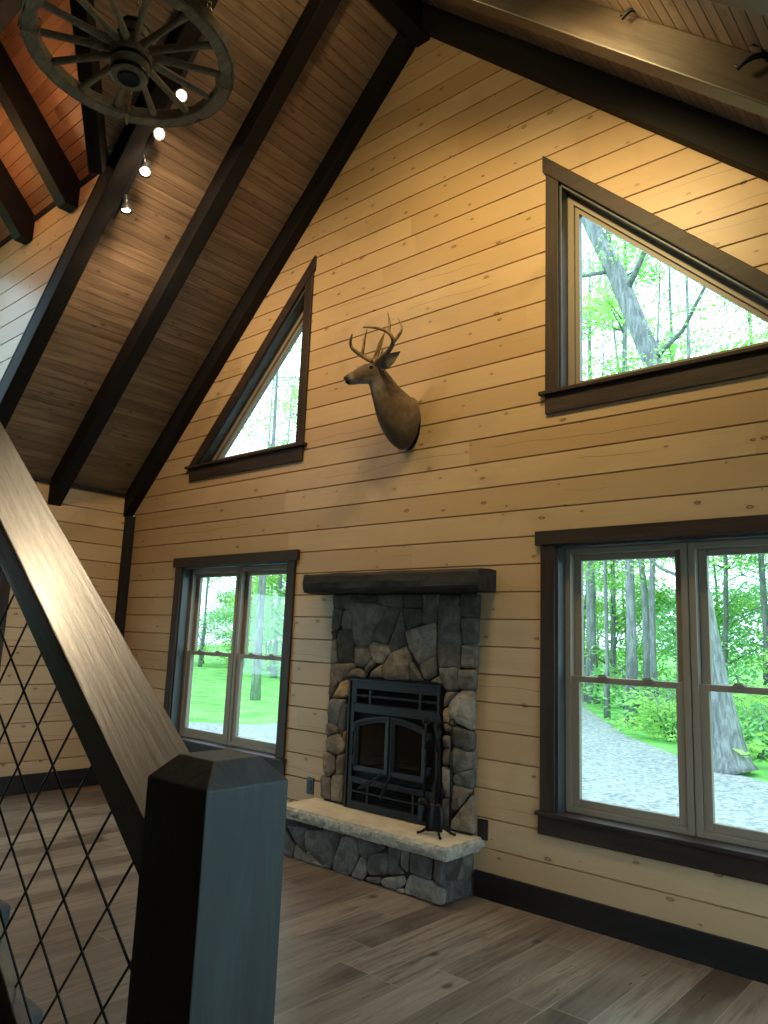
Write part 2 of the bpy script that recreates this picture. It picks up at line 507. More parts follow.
M['leaf2'] = leaf_mat('blue green leaves', (.20,.48,.19), (.37,.68,.30))
M['grass'] = plain_mat('lawn grass', (.17,.40,.10), .95, 0, .1, .35, 1.3, .5, 30)
M['gravel'] = None
def gravel():
    m, nt, b, out = new_mat('grey gravel'); g = G(nt)
    co, xyz = g.obj()
    vo = g.voro(co, 17., dim='3D'); n = g.noise(co, 1.2, 4)
    c = g.mix(vo["Color"], (.12,.13,.13), (.40,.41,.40))
    c2 = g.mix(g.math('MULTIPLY', g.smooth(n, .45, .7), .3), c, (.30,.29,.25))
    nt.links.new(c2, b.inputs["Base Color"]); b.inputs["Roughness"].default_value = .95
    nt.links.new(g.bump(vo["Distance"], .8, .02), b.inputs["Normal"])
    return m
M['gravel'] = gravel()
# ------------------------------------------------------------------ room geometry
XL, XR, YB = -3.66, 3.72, -8.0
RX, RZ, RS, RSR = .03, 6.468, .978, .945   # ridge line, left and right roof pitch
RAF = .24                              # rafter depth measured vertically
def roof(x): return RZ - (RSR if x > RX else RS)*abs(x-RX)

def clip(poly, axis, val, keep_less):
    out = []
    for i in range(len(poly)):
        a, b = poly[i], poly[(i+1) % len(poly)]
        ia = (a[axis] <= val) if keep_less else (a[axis] >= val)
        ib = (b[axis] <= val) if keep_less else (b[axis] >= val)
        if ia: out.append(a)
        if ia != ib:
            t = (val-a[axis])/(b[axis]-a[axis])
            out.append(tuple(a[k]+(b[k]-a[k])*t for k in (0, 1)))
    return out

def boards(polys, across, pitch, off, groove=.0055, depth=.016, flat_back=None):
    """split convex 2D polygons into board bands with V grooves: (points (a,b,depth), faces)"""
    vs, fs = [], []
    for poly in polys:
        lo = min(p[across] for p in poly); hi = max(p[across] for p in poly)
        k0 = math.floor((lo-off)/pitch)-1; k1 = math.ceil((hi-off)/pitch)+1
        cuts = []
        for k in range(k0, k1+1):
            z = off+k*pitch
            cuts += [z-groove, z, z+groove]
        for a, b in zip(cuts[:-1], cuts[1:]):
            if b <= lo or a >= hi: continue
            q = clip(clip(poly, across, a, False), across, b, True)
            if len(q) < 3: continue
            n = len(vs)
            for p in q:
                w = (p[across]-off)/pitch
                dist = abs(w-round(w))*pitch
                vs.append((p[0], p[1], depth*max(0., 1-dist/groove)))
            fs.append(tuple(range(n, n+len(q))))
    return vs, fs

def shell_mesh(name, polys, across, pitch, off, place, mats, back=.14, kind='structure', **kw):
    """boarded sheet with a plain back; place(a, b, d) -> xyz where d is the depth behind the face"""
    vs, fs = boards(polys, across, pitch, off, **kw)
    mb = MB()
    mb.add([place(*v) for v in vs], fs)
    for poly in polys:
        n = len(poly)
        mb.add([place(p[0], p[1], back) for p in poly], [tuple(range(n))], mi=1)
    o = mb.build(name, mats)
    props(o, kind=kind)
    return o

# gable wall regions: vertical slabs between the openings
WX0, WX1, WZ0, WZ1 = 1.186, 2.672, .555, 2.08
UZ0, UZ1 = 3.04, 4.455
UXS = {1: 1.212, -1: 1.178}
UT = {1: .957, -1: 1.02}                       # pitch of each upper window's head
utip = {s: UXS[s]+(UZ1-UZ0)/UT[s] for s in (1, -1)}
def wall_polys():
    out = []
    for s in (1, -1):
        xe = XR if s > 0 else -XL
        UX0 = UXS[s]
        br = sorted({0.0 if s > 0 else 0.0, WX0, UX0, WX1, utip[s], xe, RX if s > 0 else 0.0})
        br = [b for b in br]
        for a, b in zip(br[:-1], br[1:]):
            m = (a+b)/2
            iv = [(lambda x: 0.)]
            if WX0 <= m <= WX1: iv += [(lambda x: WZ0), (lambda x: WZ1)]
            if UX0 <= m <= utip[s]: iv += [(lambda x: UZ0), (lambda x, UX0=UX0: UZ1-UT[s]*(x-UX0))]
            iv += [(lambda x: roof(s*x)+.05)]
            for k in range(0, len(iv), 2):
                f0, f1 = iv[k], iv[k+1]
                q = [(s*a, f0(a)), (s*b, f0(b)), (s*b, f1(b)), (s*a, f1(a))]
                q2 = []
                for p in q:
                    if not q2 or (abs(p[0]-q2[-1][0])+abs(p[1]-q2[-1][1])) > 1e-6: q2.append(p)
                out.append(q2)
    return out
shell_mesh('wall_back', wall_polys(), 1, P, 1.123, lambda a, b, d: (a, d, b), [M['pine_x'], M['exterior']], back=.17)

# left wall: boards along y, up to the eave, with the dormer front above its middle part
LWY0, LWY1, LWZ0, LWZ1 = -3.70, -1.226, 0., 2.08      # its window
DY0, DY1, DRY, DEZ, DRZ = -3.34, -1.66, -2.5, 4.88, 5.80 # dormer walls, ridge, eave and ridge height
DWY0, DWY1, DWZ0, DWZ1 = -3.22, -1.78, 2.95, 4.75
EZ = roof(XL)
def rect(a0, a1, b0, b1): return [(a0, b0), (a1, b0), (a1, b1), (a0, b1)]
lw = [rect(LWY1, 0, 0, EZ), rect(LWY0, LWY1, LWZ1, EZ), rect(YB, LWY0, 0, EZ),
      rect(DWY1, DY1, EZ, DEZ), rect(DY0, DWY0, EZ, DEZ), rect(DWY0, DWY1, EZ, DWZ0), rect(DWY0, DWY1, DWZ1, DEZ),
      [(DY0, DEZ), (DY1, DEZ), (DRY, DRZ)]]
shell_mesh('wall_left', lw, 1, P, 1.123, lambda a, b, d: (XL-d, a, b), [M['pine_y'], M['exterior']])
# right wall with two wide window openings towards the drive, and the far end behind the viewer
RWIN = [(-3.3, -.9), (-6.9, -4.7)]
EZR = roof(XR)
rw = [rect(YB, 0, 0, .12), rect(YB, 0, 2.4, EZR), rect(-.5, 0, .12, 2.4), rect(YB, -3.3, .12, 2.4)]
shell_mesh('wall_right', rw, 1, P, 1.123, lambda a, b, d: (XR+d, a, b), [M['pine_y'], M['exterior']])
fw = [rect(XL, XR, 0, EZ), [(XL, EZ), (XR, EZ), (XR, EZR), (RX, RZ+.03)]]
shell_mesh('wall_front', fw, 1, P, 1.123, lambda a, b, d: (a, YB-d, b), [M['pine_x'], M['exterior']])
# dormer cheeks
ex_ = RX-(RZ-DEZ)/RS
def cheek(y, sgn):
    poly = [(XL, EZ), (RX-(RZ-DEZ)/RS, DEZ), (XL, DEZ)]
    return shell_mesh('wall_dormer_back' if sgn > 0 else 'wall_dormer_front', [poly], 1, P, 1.123, lambda a, b, d: (a, y+sgn*d, b), [M['pine_x'], M['exterior']], back=.09)
cheek(DY1-.002, 1); cheek(DY0+.002, -1)
for y0, y1, nm in ((DY1-.010, DY1-.002, 'shadow_gap_back'), (DY0+.002, DY0+.010, 'shadow_gap_front')):  # dark strips above the rafters, drawn as the shadow gap
    o = MB().prism([(XL, EZ+.004), (ex_-.0, DEZ+.004), (ex_-.02, DEZ+.004), (XL, EZ+.026)], 1, y0, y1).build(nm, M['dark_x']); o["kind"] = 'structure'

props(MB().box((XL-.2, YB-.2, -.25), (XR+.2, .20, 0.)).build('floor', M['floor']), kind='structure')

# ceilings: built flat in (u down the slope, v along the ridge) and tilted
def slope_obj(name, polys, org, du, dv, pitch, mats, mat_axis):
    """polys in (u, v) or (v, u); local x = u or v by mat_axis"""
    du = Vector(du).normalized(); dv = Vector(dv).normalized()
    vs, fs = boards(polys, 0, pitch, 0., groove=.004, depth=.007)
    mb = MB()
    L = (lambda u, v, d: (u, v, d)) if mat_axis == 'uv' else (lambda u, v, d: (v, u, d))
    mb.add([L(*v) for v in vs], fs)
    for poly in polys:
        mb.add([L(p[0], p[1], .20) for p in poly], [tuple(range(len(poly)))], mi=1)
    o = mb.build(name, mats)
    ax, ay = (du, dv) if mat_axis == 'uv' else (dv, du)
    up = ax.cross(ay).normalized()
    if up.z < 0:
        # flip the depth so it always goes up into the roof
        for v in o.data.vertices: v.co.z = -v.co.z
    o.matrix_world = Matrix(((ax.x, ay.x, up.x, org[0]), (ax.y, ay.y, up.y, org[1]), (ax.z, ay.z, up.z, org[2]), (0, 0, 0, 1)))
    return props(o, kind='structure')
K = math.sqrt(1+RS*RS)
def U(x): return abs(x-RX)*K
vx = RX-(RZ-DRZ)/RS        # where the dormer ridge meets the roof
ex = RX-(RZ-DEZ)/RS        # where its eaves meet the roof
left_polys = [[(0, DY1), (U(XL)+.05, DY1), (U(XL)+.05, .1), (0, .1)], [(0, YB-.1), (U(XL)+.05, YB-.1), (U(XL)+.05, DY0), (0, DY0)],
     [(0, DY0), (U(vx), DY0), (U(vx), DY1), (0, DY1)],
     [(U(vx), DRY), (U(ex), DY1), (U(vx), DY1)], [(U(vx), DRY), (U(vx), DY0), (U(ex), DY0)]]
slope_obj('ceiling_left', left_polys, (RX, 0, RZ), (-1, 0, -RS), (0, 1, 0), .084, [M['ceil'], M['exterior']], 'uv')
slope_obj('ceiling_right', [[(0, YB-.1), (U(XR)+.15, YB-.1), (U(XR)+.15, .1), (0, .1)]], (RX, 0, RZ), (1, 0, -RSR), (0, 1, 0), .084, [M['ceil'], M['exterior']], 'uv')
DS = (DRZ-DEZ)/(DY1-DRY); KD = math.sqrt(1+DS*DS)*(DY1-DRY)
for sg, nm in ((1, 'ceiling_dormer_back'), (-1, 'ceiling_dormer_front')):
    slope_obj(nm, [[(0, XL-.05), (KD, XL-.05), (KD, ex), (0, vx)]], (0, DRY, DRZ), (0, sg, -DS), (1, 0, 0), .084, [M['dormer_ceil'], M['exterior']], 'vu')

# trims of the shell
def bx(name, lo, hi, mat, bevel=.004, kind='structure', parent=None):
    return props(MB().box(lo, hi).build(name, mat, parent, bevel=bevel), kind=kind)
bx('baseboard_back', (.66, -.022, 0), (XR, 0, .145), M['dark_x'])
bx('baseboard_back_left', (XL, -.022, 0), (-.66, 0, .145), M['dark_x'])
bx('baseboard_left', (XL, -1.137, 0), (XL+.022, -.022, .165), M['dark_y'])
bx('baseboard_right', (XR-.022, YB, 0), (XR, -.022, .145), M['dark_y'])
bx('trim_1', (XL, -.085, .165), (XL+.07, 0, 2.63), M['dark_z'])                # post-like cover strip in the corner
bx('trim_2', (XL, YB, EZ-.035), (XL+.03, 0, EZ-.005), M['dark_y'], .002)           # strip under the eave of the roof boards
# dark strip where the dormer boards meet its walls
tm = MB()
tm.box((XL, DY1-.02, DEZ-.045), (ex-.02, DY1+.013, DEZ+.0))
tm.build('trim_3', M['dark_x'], bevel=.003)["kind"] = 'structure'
MBt = MB().box((XL, DY0-.013, DEZ-.045), (ex-.02, DY0+.02, DEZ)).build('trim_4', M['dark_x'], bevel=.003); MBt["kind"] = 'structure'

# ------------------------------------------------------------------ roof timbers
def sloped_beam(name, s, y0, y1, x_in, x_out, label, group=None, mat='rafter', depth=RAF, plumb=True, tail=0.):
    """rafter on slope s (+1 right, -1 left) from x_in to x_out, its own axis as local x"""
    e = MB()
    RS = RSR if s > 0 else globals()['RS']; K = math.sqrt(1+RS*RS)
    org = Vector((RX+s*x_in, (y0+y1)/2, RZ-RS*x_in))
    d = Vector((s, 0, -RS)).normalized(); up = Vector((s*RS, 0, 1)).normalized()
    L = (x_out-x_in)*K; h = depth/K; w = (y1-y0)/2
    # local: x along, y width, z normal to the roof (0 = ceiling, -h = soffit); ends cut plumb
    a = math.atan(RS); t = math.tan(a)*h
    off = h*RS                     # plumb cut ends
    pts = []
    for yy in (-w, w):
        pts += [(0, yy, .0), (L, yy, 0), (L+off, yy, -h), (off, yy, -h)]
    if tail:
        pts = []
    if not pts: return None
    vs = pts
    fs = [(0, 1, 2, 3), (7, 6, 5, 4), (0, 4, 5, 1), (1, 5, 6, 2), (2, 6, 7, 3), (3, 7, 4, 0)]
    e.add(vs, fs)
    o = e.build(name, M[mat], bevel=.008, seg=2)
    ay = up.cross(d)
    o.matrix_world = Matrix(((d.x, ay.x, up.x, org.x), (d.y, ay.y, up.y, org.y), (d.z, ay.z, up.z, org.z), (0, 0, 0, 1)))
    props(o, label, 'beam', group)
    return o
LX = RX-XL
RXX = XR-RX
raf_y = [(-.106, .0), (-.889, -.757), (-1.668, -1.538)]
lab_l = ['dark rafter against the tall pine wall above the small triangular window',
         'dark rafter on the ceiling between the wall rafter and the spotlight rafter',
         'dark rafter beside the dormer opening that carries the row of spotlights']
for (y0, y1), lb in zip(raf_y, lab_l):
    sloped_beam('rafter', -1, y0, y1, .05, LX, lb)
sloped_beam('rafter', -1, -2.45, -2.32, .05, U(vx)/K-.02, 'short dark rafter above the wagon wheel, running from ridge to dormer')
sloped_beam('rafter', -1, -3.46, -3.34, .05, LX, 'dark rafter on the near side of the dormer opening, out over the stairs')
lab_r = ['dark rafter against the pine wall above the large triangular window, its underside thin and brown',
         'brown lit rafter with two black hook brackets on its broad side face',
         'pale blue-lit rafter cut off by the top corner of the photo']
for (y0, y1), lb, mt_ in zip(raf_y, lab_r, ('rafter', 'rafter_lit', 'rafter_lit')):
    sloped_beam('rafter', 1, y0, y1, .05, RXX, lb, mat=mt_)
sloped_beam('rafter', 1, -2.45, -2.32, .05, RXX, 'dark rafter over the open room behind the blue-lit one')
sloped_beam('rafter', 1, -3.23, -3.10, .05, RXX, 'dark rafter over the open room farthest from the pine wall')
rb = MB().box((RX-.066, YB, RZ-.325), (RX+.066, 0, RZ-.06)).build('ridge_beam', M['rafter_y'], bevel=.008)
props(rb, 'dark ridge beam where both ceiling slopes meet at the peak', 'beam')

def free_beam(name, p0, p1, w, h, up, label, mat='rafter'):
    """beam whose top edge line runs p0-p1; hangs h below it (along -up)"""
    p0 = Vector(p0); p1 = Vector(p1); d = (p1-p0).normalized()
    up = Vector(up); up = (up-d*up.dot(d)).normalized(); ay = up.cross(d)
    L = (p1-p0).length
    o = MB().box((0, -w/2, -h), (L, w/2, 0)).build(name, M[mat], bevel=.008)
    o.matrix_world = Matrix(((d.x, ay.x, up.x, p0.x), (d.y, ay.y, up.y, p0.y), (d.z, ay.z, up.z, p0.z), (0, 0, 0, 1)))
    return props(o, label, 'beam')
# dormer rafters: down from the dormer ridge to its back wall, with a plumb cut foot
def dormer_rafter(x0, x1, sg, label):
    yf = DY1 if sg > 0 else DY0
    dv = .24
    yy = [DRY, yf-sg*.0, yf-sg*.0, yf-sg*.10, DRY]
    zz = [DRZ-.002, DEZ-.002, DEZ-.215, DEZ-.215, DRZ-dv-.02]
    m = MB().prism([(y, z) for y, z in zip(yy, zz)], 0, x0, x1)
    o = m.build('dormer_rafter', M['rafter_y'], bevel=.006)
    return props(o, label, 'beam')
dormer_rafter(-2.125, -1.995, 1, 'dark dormer rafter nearest the spotlights, ending on the orange dormer wall')
dormer_rafter(-2.91, -2.78, 1, 'second dark dormer rafter from the spotlights, at the edge of the photo')
dormer_rafter(-2.125, -1.995, -1, 'dark dormer rafter on the near slope, hidden above the wagon wheel')
dormer_rafter(-2.91, -2.78, -1, 'second dark dormer rafter on the near slope, by the dormer window')
o = MB().box((XL, DRY-.06, DRZ-.30), (vx+.10, DRY+.06, DRZ-.05)).build('dormer_ridge_beam', M['rafter'], bevel=.008)
props(o, 'dark ridge beam at the top of the dormer, at the photo corner', 'beam')
for sg, yy, lb in ((1, DY1, 'dark valley rafter behind the wagon wheel, rising from the spotlight rafter'), (-1, DY0, 'dark valley rafter on the near side of the dormer')):
    nrm = Vector((-RS*0-0.35, -sg*.35, 1))
    free_beam('valley_rafter', (ex-.03, yy-sg*.03, DEZ+.0), (vx+.02, DRY, DRZ+.01), .10, .23, (0, 0, 1), lb)

# ------------------------------------------------------------------ windows of the gable wall
def mirror(pts, s): return [(s*x, z) for x, z in pts]
def bar(name, lo, hi, mat, parent, bevel=.004, s=1):
    x0, x1 = sorted((s*lo[0], s*hi[0]))
    return MB().box((x0, lo[1], lo[2]), (x1, hi[1], hi[2])).build(name, mat, parent, bevel=bevel)
FY = .085                                         # face of the vinyl frame
def casement_pair(name, s):
    w = empty(name, (0, 0, 0), kind='structure')
    a, b, z0, z1 = WX0, WX1, WZ0, WZ1
    cw = .089
    cx, cz = M['casing_x'], M['casing_z']
    bar('side_casing', (a-cw, -.02, z0), (a+.004, 0, z1), cz, w, s=s)
    bar('side_casing', (b-.004, -.02, z0), (b+cw, 0, z1), cz, w, s=s)
    bar('head_casing', (a-cw-.034, -.03, z1-.004), (b+cw+.034, 0, z1+.082), cx, w, s=s)
    bar('sill_board', (a-cw-.02, -.045, z0-.022), (b+cw+.02, FY, z0), cx, w, s=s)
    bar('apron', (a-cw-.012, -.02, z0-.128), (b+cw+.012, 0, z0-.022), cx, w, s=s)
    bar('jamb', (a-.0, 0, z0), (a+.02, .17, z1), M['jamb'], w, .002, s)
    bar('jamb', (b-.02, 0, z0), (b, .17, z1), M['jamb'], w, .002, s)
    bar('jamb', (a, 0, z1-.02), (b, .17, z1), M['jamb'], w, .002, s)
    V = M['tan_vinyl']
    mid = (a+b)/2
    for i, (u0, u1) in enumerate(((a+.02, mid-.004), (mid+.004, b-.02))):
        f = MB()
        def fb(x0, x1, zz0, zz1, y0, y1):
            p, q = sorted((s*x0, s*x1)); f.box((p, y0, zz0), (q, y1, zz1))
        t = .035
        zt = z1-.02
        fb(u0, u0+t, z0, zt, FY, FY+.085); fb(u1-t, u1, z0, zt, FY, FY+.085)
        fb(u0+t, u1-t, z0, z0+.032, FY, FY+.085); fb(u0+t, u1-t, zt-.035, zt, FY, FY+.085)
        f.build('window_frame', V, w, bevel=.004)
        i0, i1 = u0+t, u1-t
        zm = 1.292
        for nm, q0, q1, y0, y1, bt, tp in (('upper_sash', zm-.012, zt-.035, FY+.048, FY+.080, .034, .036), ('lower_sash', z0+.032, zm+.022, FY+.012, FY+.046, .045, .034)):
            f = MB()
            st = .047
            fb(i0, i0+st, q0, q1, y0, y1); fb(i1-st, i1, q0, q1, y0, y1)
            fb(i0+st, i1-st, q0, q0+bt, y0, y1); fb(i0+st, i1-st, q1-tp, q1, y0, y1)
            so = f.build(nm, V, w, bevel=.005)
            bar('glass_pane', (i0+st-.005, (y0+y1)/2-.003, q0+bt-.005), (i1-st+.005, (y0+y1)/2+.003, q1-tp+.005), M['glass'], so, 0, s)
            if nm == 'lower_sash':
                c = (i0+i1)/2
                for dx in (-.13, .13):
                    lk = MB(); lk.box((s*(c+dx)-.028, y0-.012, q1-.002), (s*(c+dx)+.028, y1-.004, q1+.008)); lk.tube([(s*(c+dx)-.02, y0-.008, q1+.012), (s*(c+dx)+.022, y0-.012, q1+.014)], .005, 6)
                    lk.build('sash_lock', M['tan_vinyl'], so, bevel=.002)
    return w
casement_pair('window_1', -1)
casement_pair('window_2', 1)

def trapezoid_window(name, s):
    w = empty(name, kind='structure')
    UX0 = UXS[s]
    k = UT[s]; c = .088; cv = c*math.sqrt(1+k*k)
    zf = lambda x, o=0: UZ1+o-k*(x-UX0)
    a = UX0; tip = utip[s]
    xo = a-c
    def pr(nm, poly, y0, y1, mat, bevel=.004, parent=w):
        return MB().prism(mirror(poly, s), 1, y0, y1).build(nm, mat, parent, bevel=bevel)
    pr('side_casing', [(xo, UZ0), (a+.004, UZ0), (a+.004, zf(a+.004)), (xo, zf(xo)-.0)], -.02, 0, M['casing_z'])
    pr('head_casing', [(xo-.02, zf(xo-.02)), (xo-.02, zf(xo-.02, cv)), (tip+cv/k+.0, UZ0), (tip-.004, UZ0)], -.028, 0, M['casing_x'])
    tx = tip+cv/k
    pr('sill_board', [(a-c-.035, UZ0-.024), (tx+.035, UZ0-.024), (tx+.035, UZ0), (a-c-.035, UZ0)], -.045, FY, M['casing_x'])
    pr('apron', [(a-c, UZ0-.145), (tx-.02, UZ0-.145), (tx, UZ0-.024), (a-c, UZ0-.024)], -.02, 0, M['casing_x'])
    t = .018; tv = t*math.sqrt(1+k*k)
    pr('jamb', [(a, UZ0), (a+t, UZ0), (a+t, zf(a+t)), (a, zf(a))], 0, .17, M['jamb'], .002)
    pr('jamb', [(a, zf(a)), (a, zf(a, -tv)), (tip-tv/k, UZ0), (tip, UZ0)], 0, .17, M['jamb'], .002)
    # stepped vinyl frame: outer and inner profile
    def ring(nm, o0, o1, y0, y1, parent, mat):
        f = MB()
        v0, v1 = o0*math.sqrt(1+k*k), o1*math.sqrt(1+k*k)
        out = [(a+o0, UZ0+max(o0-t, 0)), (a+o0, zf(a+o0, -v0)), (tip-(v0+max(o0-t, 0))/k, UZ0+max(o0-t, 0))]
        zb = UZ0+o1-t
        inn = [(a+o1, zb), (a+o1, zf(a+o1, -v1)), (tip-(v1+o1-t)/k, zb)]
        for i in range(3):
            j = (i+1) % 3
            f.prism(mirror([out[i], out[j], inn[j], inn[i]], s), 1, y0, y1)
        f.build(nm, mat, parent, weld=False)
        return inn
    ring('window_frame', t, .060, FY, FY+.085, w, M['tan_vinyl'])
    inn = ring('glazing_bead', .058, .088, FY+.02, FY+.06, w, M['tan_vinyl'])
    pr('glass_pane', inn, FY+.037, FY+.043, M['glass'], 0)
    return w
trapezoid_window('window_3', -1)
trapezoid_window('window_4', 1)

# sliding glass door in the left wall behind the stair rail
def patio_door():
    w = empty('door_1', kind='structure')
    a, b, z0, z1 = LWY0, LWY1, 0.0, LWZ1
    c = .089
    def bb(nm, y0, y1, z0_, z1_, x0, x1, mat, bevel=.004, parent=w):
        return MB().box((XL+x0, y0, z0_), (XL+x1, y1, z1_)).build(nm, mat, parent, bevel=bevel)
    bb('side_casing', b-.004, b+c, z0, z1, 0, .024, M['casing_z']); bb('side_casing', a-c, a+.004, z0, z1, 0, .024, M['casing_z'])
    bb('head_casing', a-c-.03, b+c+.03, z1, z1+.085, 0, .03, M['dark_y'])
    for y0, y1, q0, q1 in ((a, a+.02, z0, z1), (b-.02, b, z0, z1), (a, b, z1-.02, z1), (a, b, 0, .03)):
        bb('jamb', y0, y1, q0, q1, -.14, 0, M['dark_y'], .002)
    mid = (a+b)/2
    for u0, u1, dx in ((a+.02, mid+.04, 0), (mid-.04, b-.02, -.045)):
        f = MB()
        for y0, y1, q0, q1 in ((u0, u0+.08, .03, z1-.02), (u1-.08, u1, .03, z1-.02), (u0+.08, u1-.08, .03, .13), (u0+.08, u1-.08, z1-.11, z1-.02)):
            f.box((XL-.085+dx, y0, q0), (XL-.045+dx, y1, q1))
        so = f.build('door_panel', M['tan_vinyl'], w, bevel=.004)
        bb('glass_pane', u0+.075, u1-.075, .125, z1-.105, -.068+dx, -.062+dx, M['glass'], 0, so)
    bb('door_handle', mid-.02, mid+.01, .92, 1.16, -.045, -.015, M['iron'], .006)
patio_door()

# dormer window and the wide window of the wall towards the drive
def side_window(name, x, sg, y0, y1, z0, z1, n):
    w = empty(name, kind='structure')
    def bb(nm, ya, yb, za, zb, xa, xb, mat, bevel=.004, parent=w):
        lo, hi = sorted((x+sg*xa, x+sg*xb))
        return MB().box((lo, ya, za), (hi, yb, zb)).build(nm, mat, parent, bevel=bevel)
    c = .07
    bb('side_casing', y0-c, y0, z0, z1, -.02, 0, M['casing_z']); bb('side_casing', y1, y1+c, z0, z1, -.02, 0, M['casing_z'])
    bb('head_casing', y0-c, y1+c, z1, z1+c, -.024, 0, M['dark_y']); bb('sill_board', y0-c, y1+c, z0-.03, z0, -.04, .1, M['dark_y'])
    st = (y1-y0)/n
    for i in range(n):
        a, b = y0+st*i, y0+st*(i+1)
        f = MB()
        for ya, yb, za, zb in ((a, a+.05, z0, z1), (b-.05, b, z0, z1), (a+.05, b-.05, z0, z0+.06), (a+.05, b-.05, z1-.06, z1)):
            lo, hi = sorted((x+sg*.07, x+sg*.13)); f.box((lo, ya, za), (hi, yb, zb))
        so = f.build('window_frame', M['tan_vinyl'], w)
        bb('glass_pane', a+.045, b-.045, z0+.055, z1-.055, .097, .103, M['glass'], 0, so)
side_window('window_5', XL, -1, DWY0, DWY1, DWZ0, DWZ1, 2)
side_window('window_6', XR, 1, -3.3, -.5, .12, 2.4, 3)
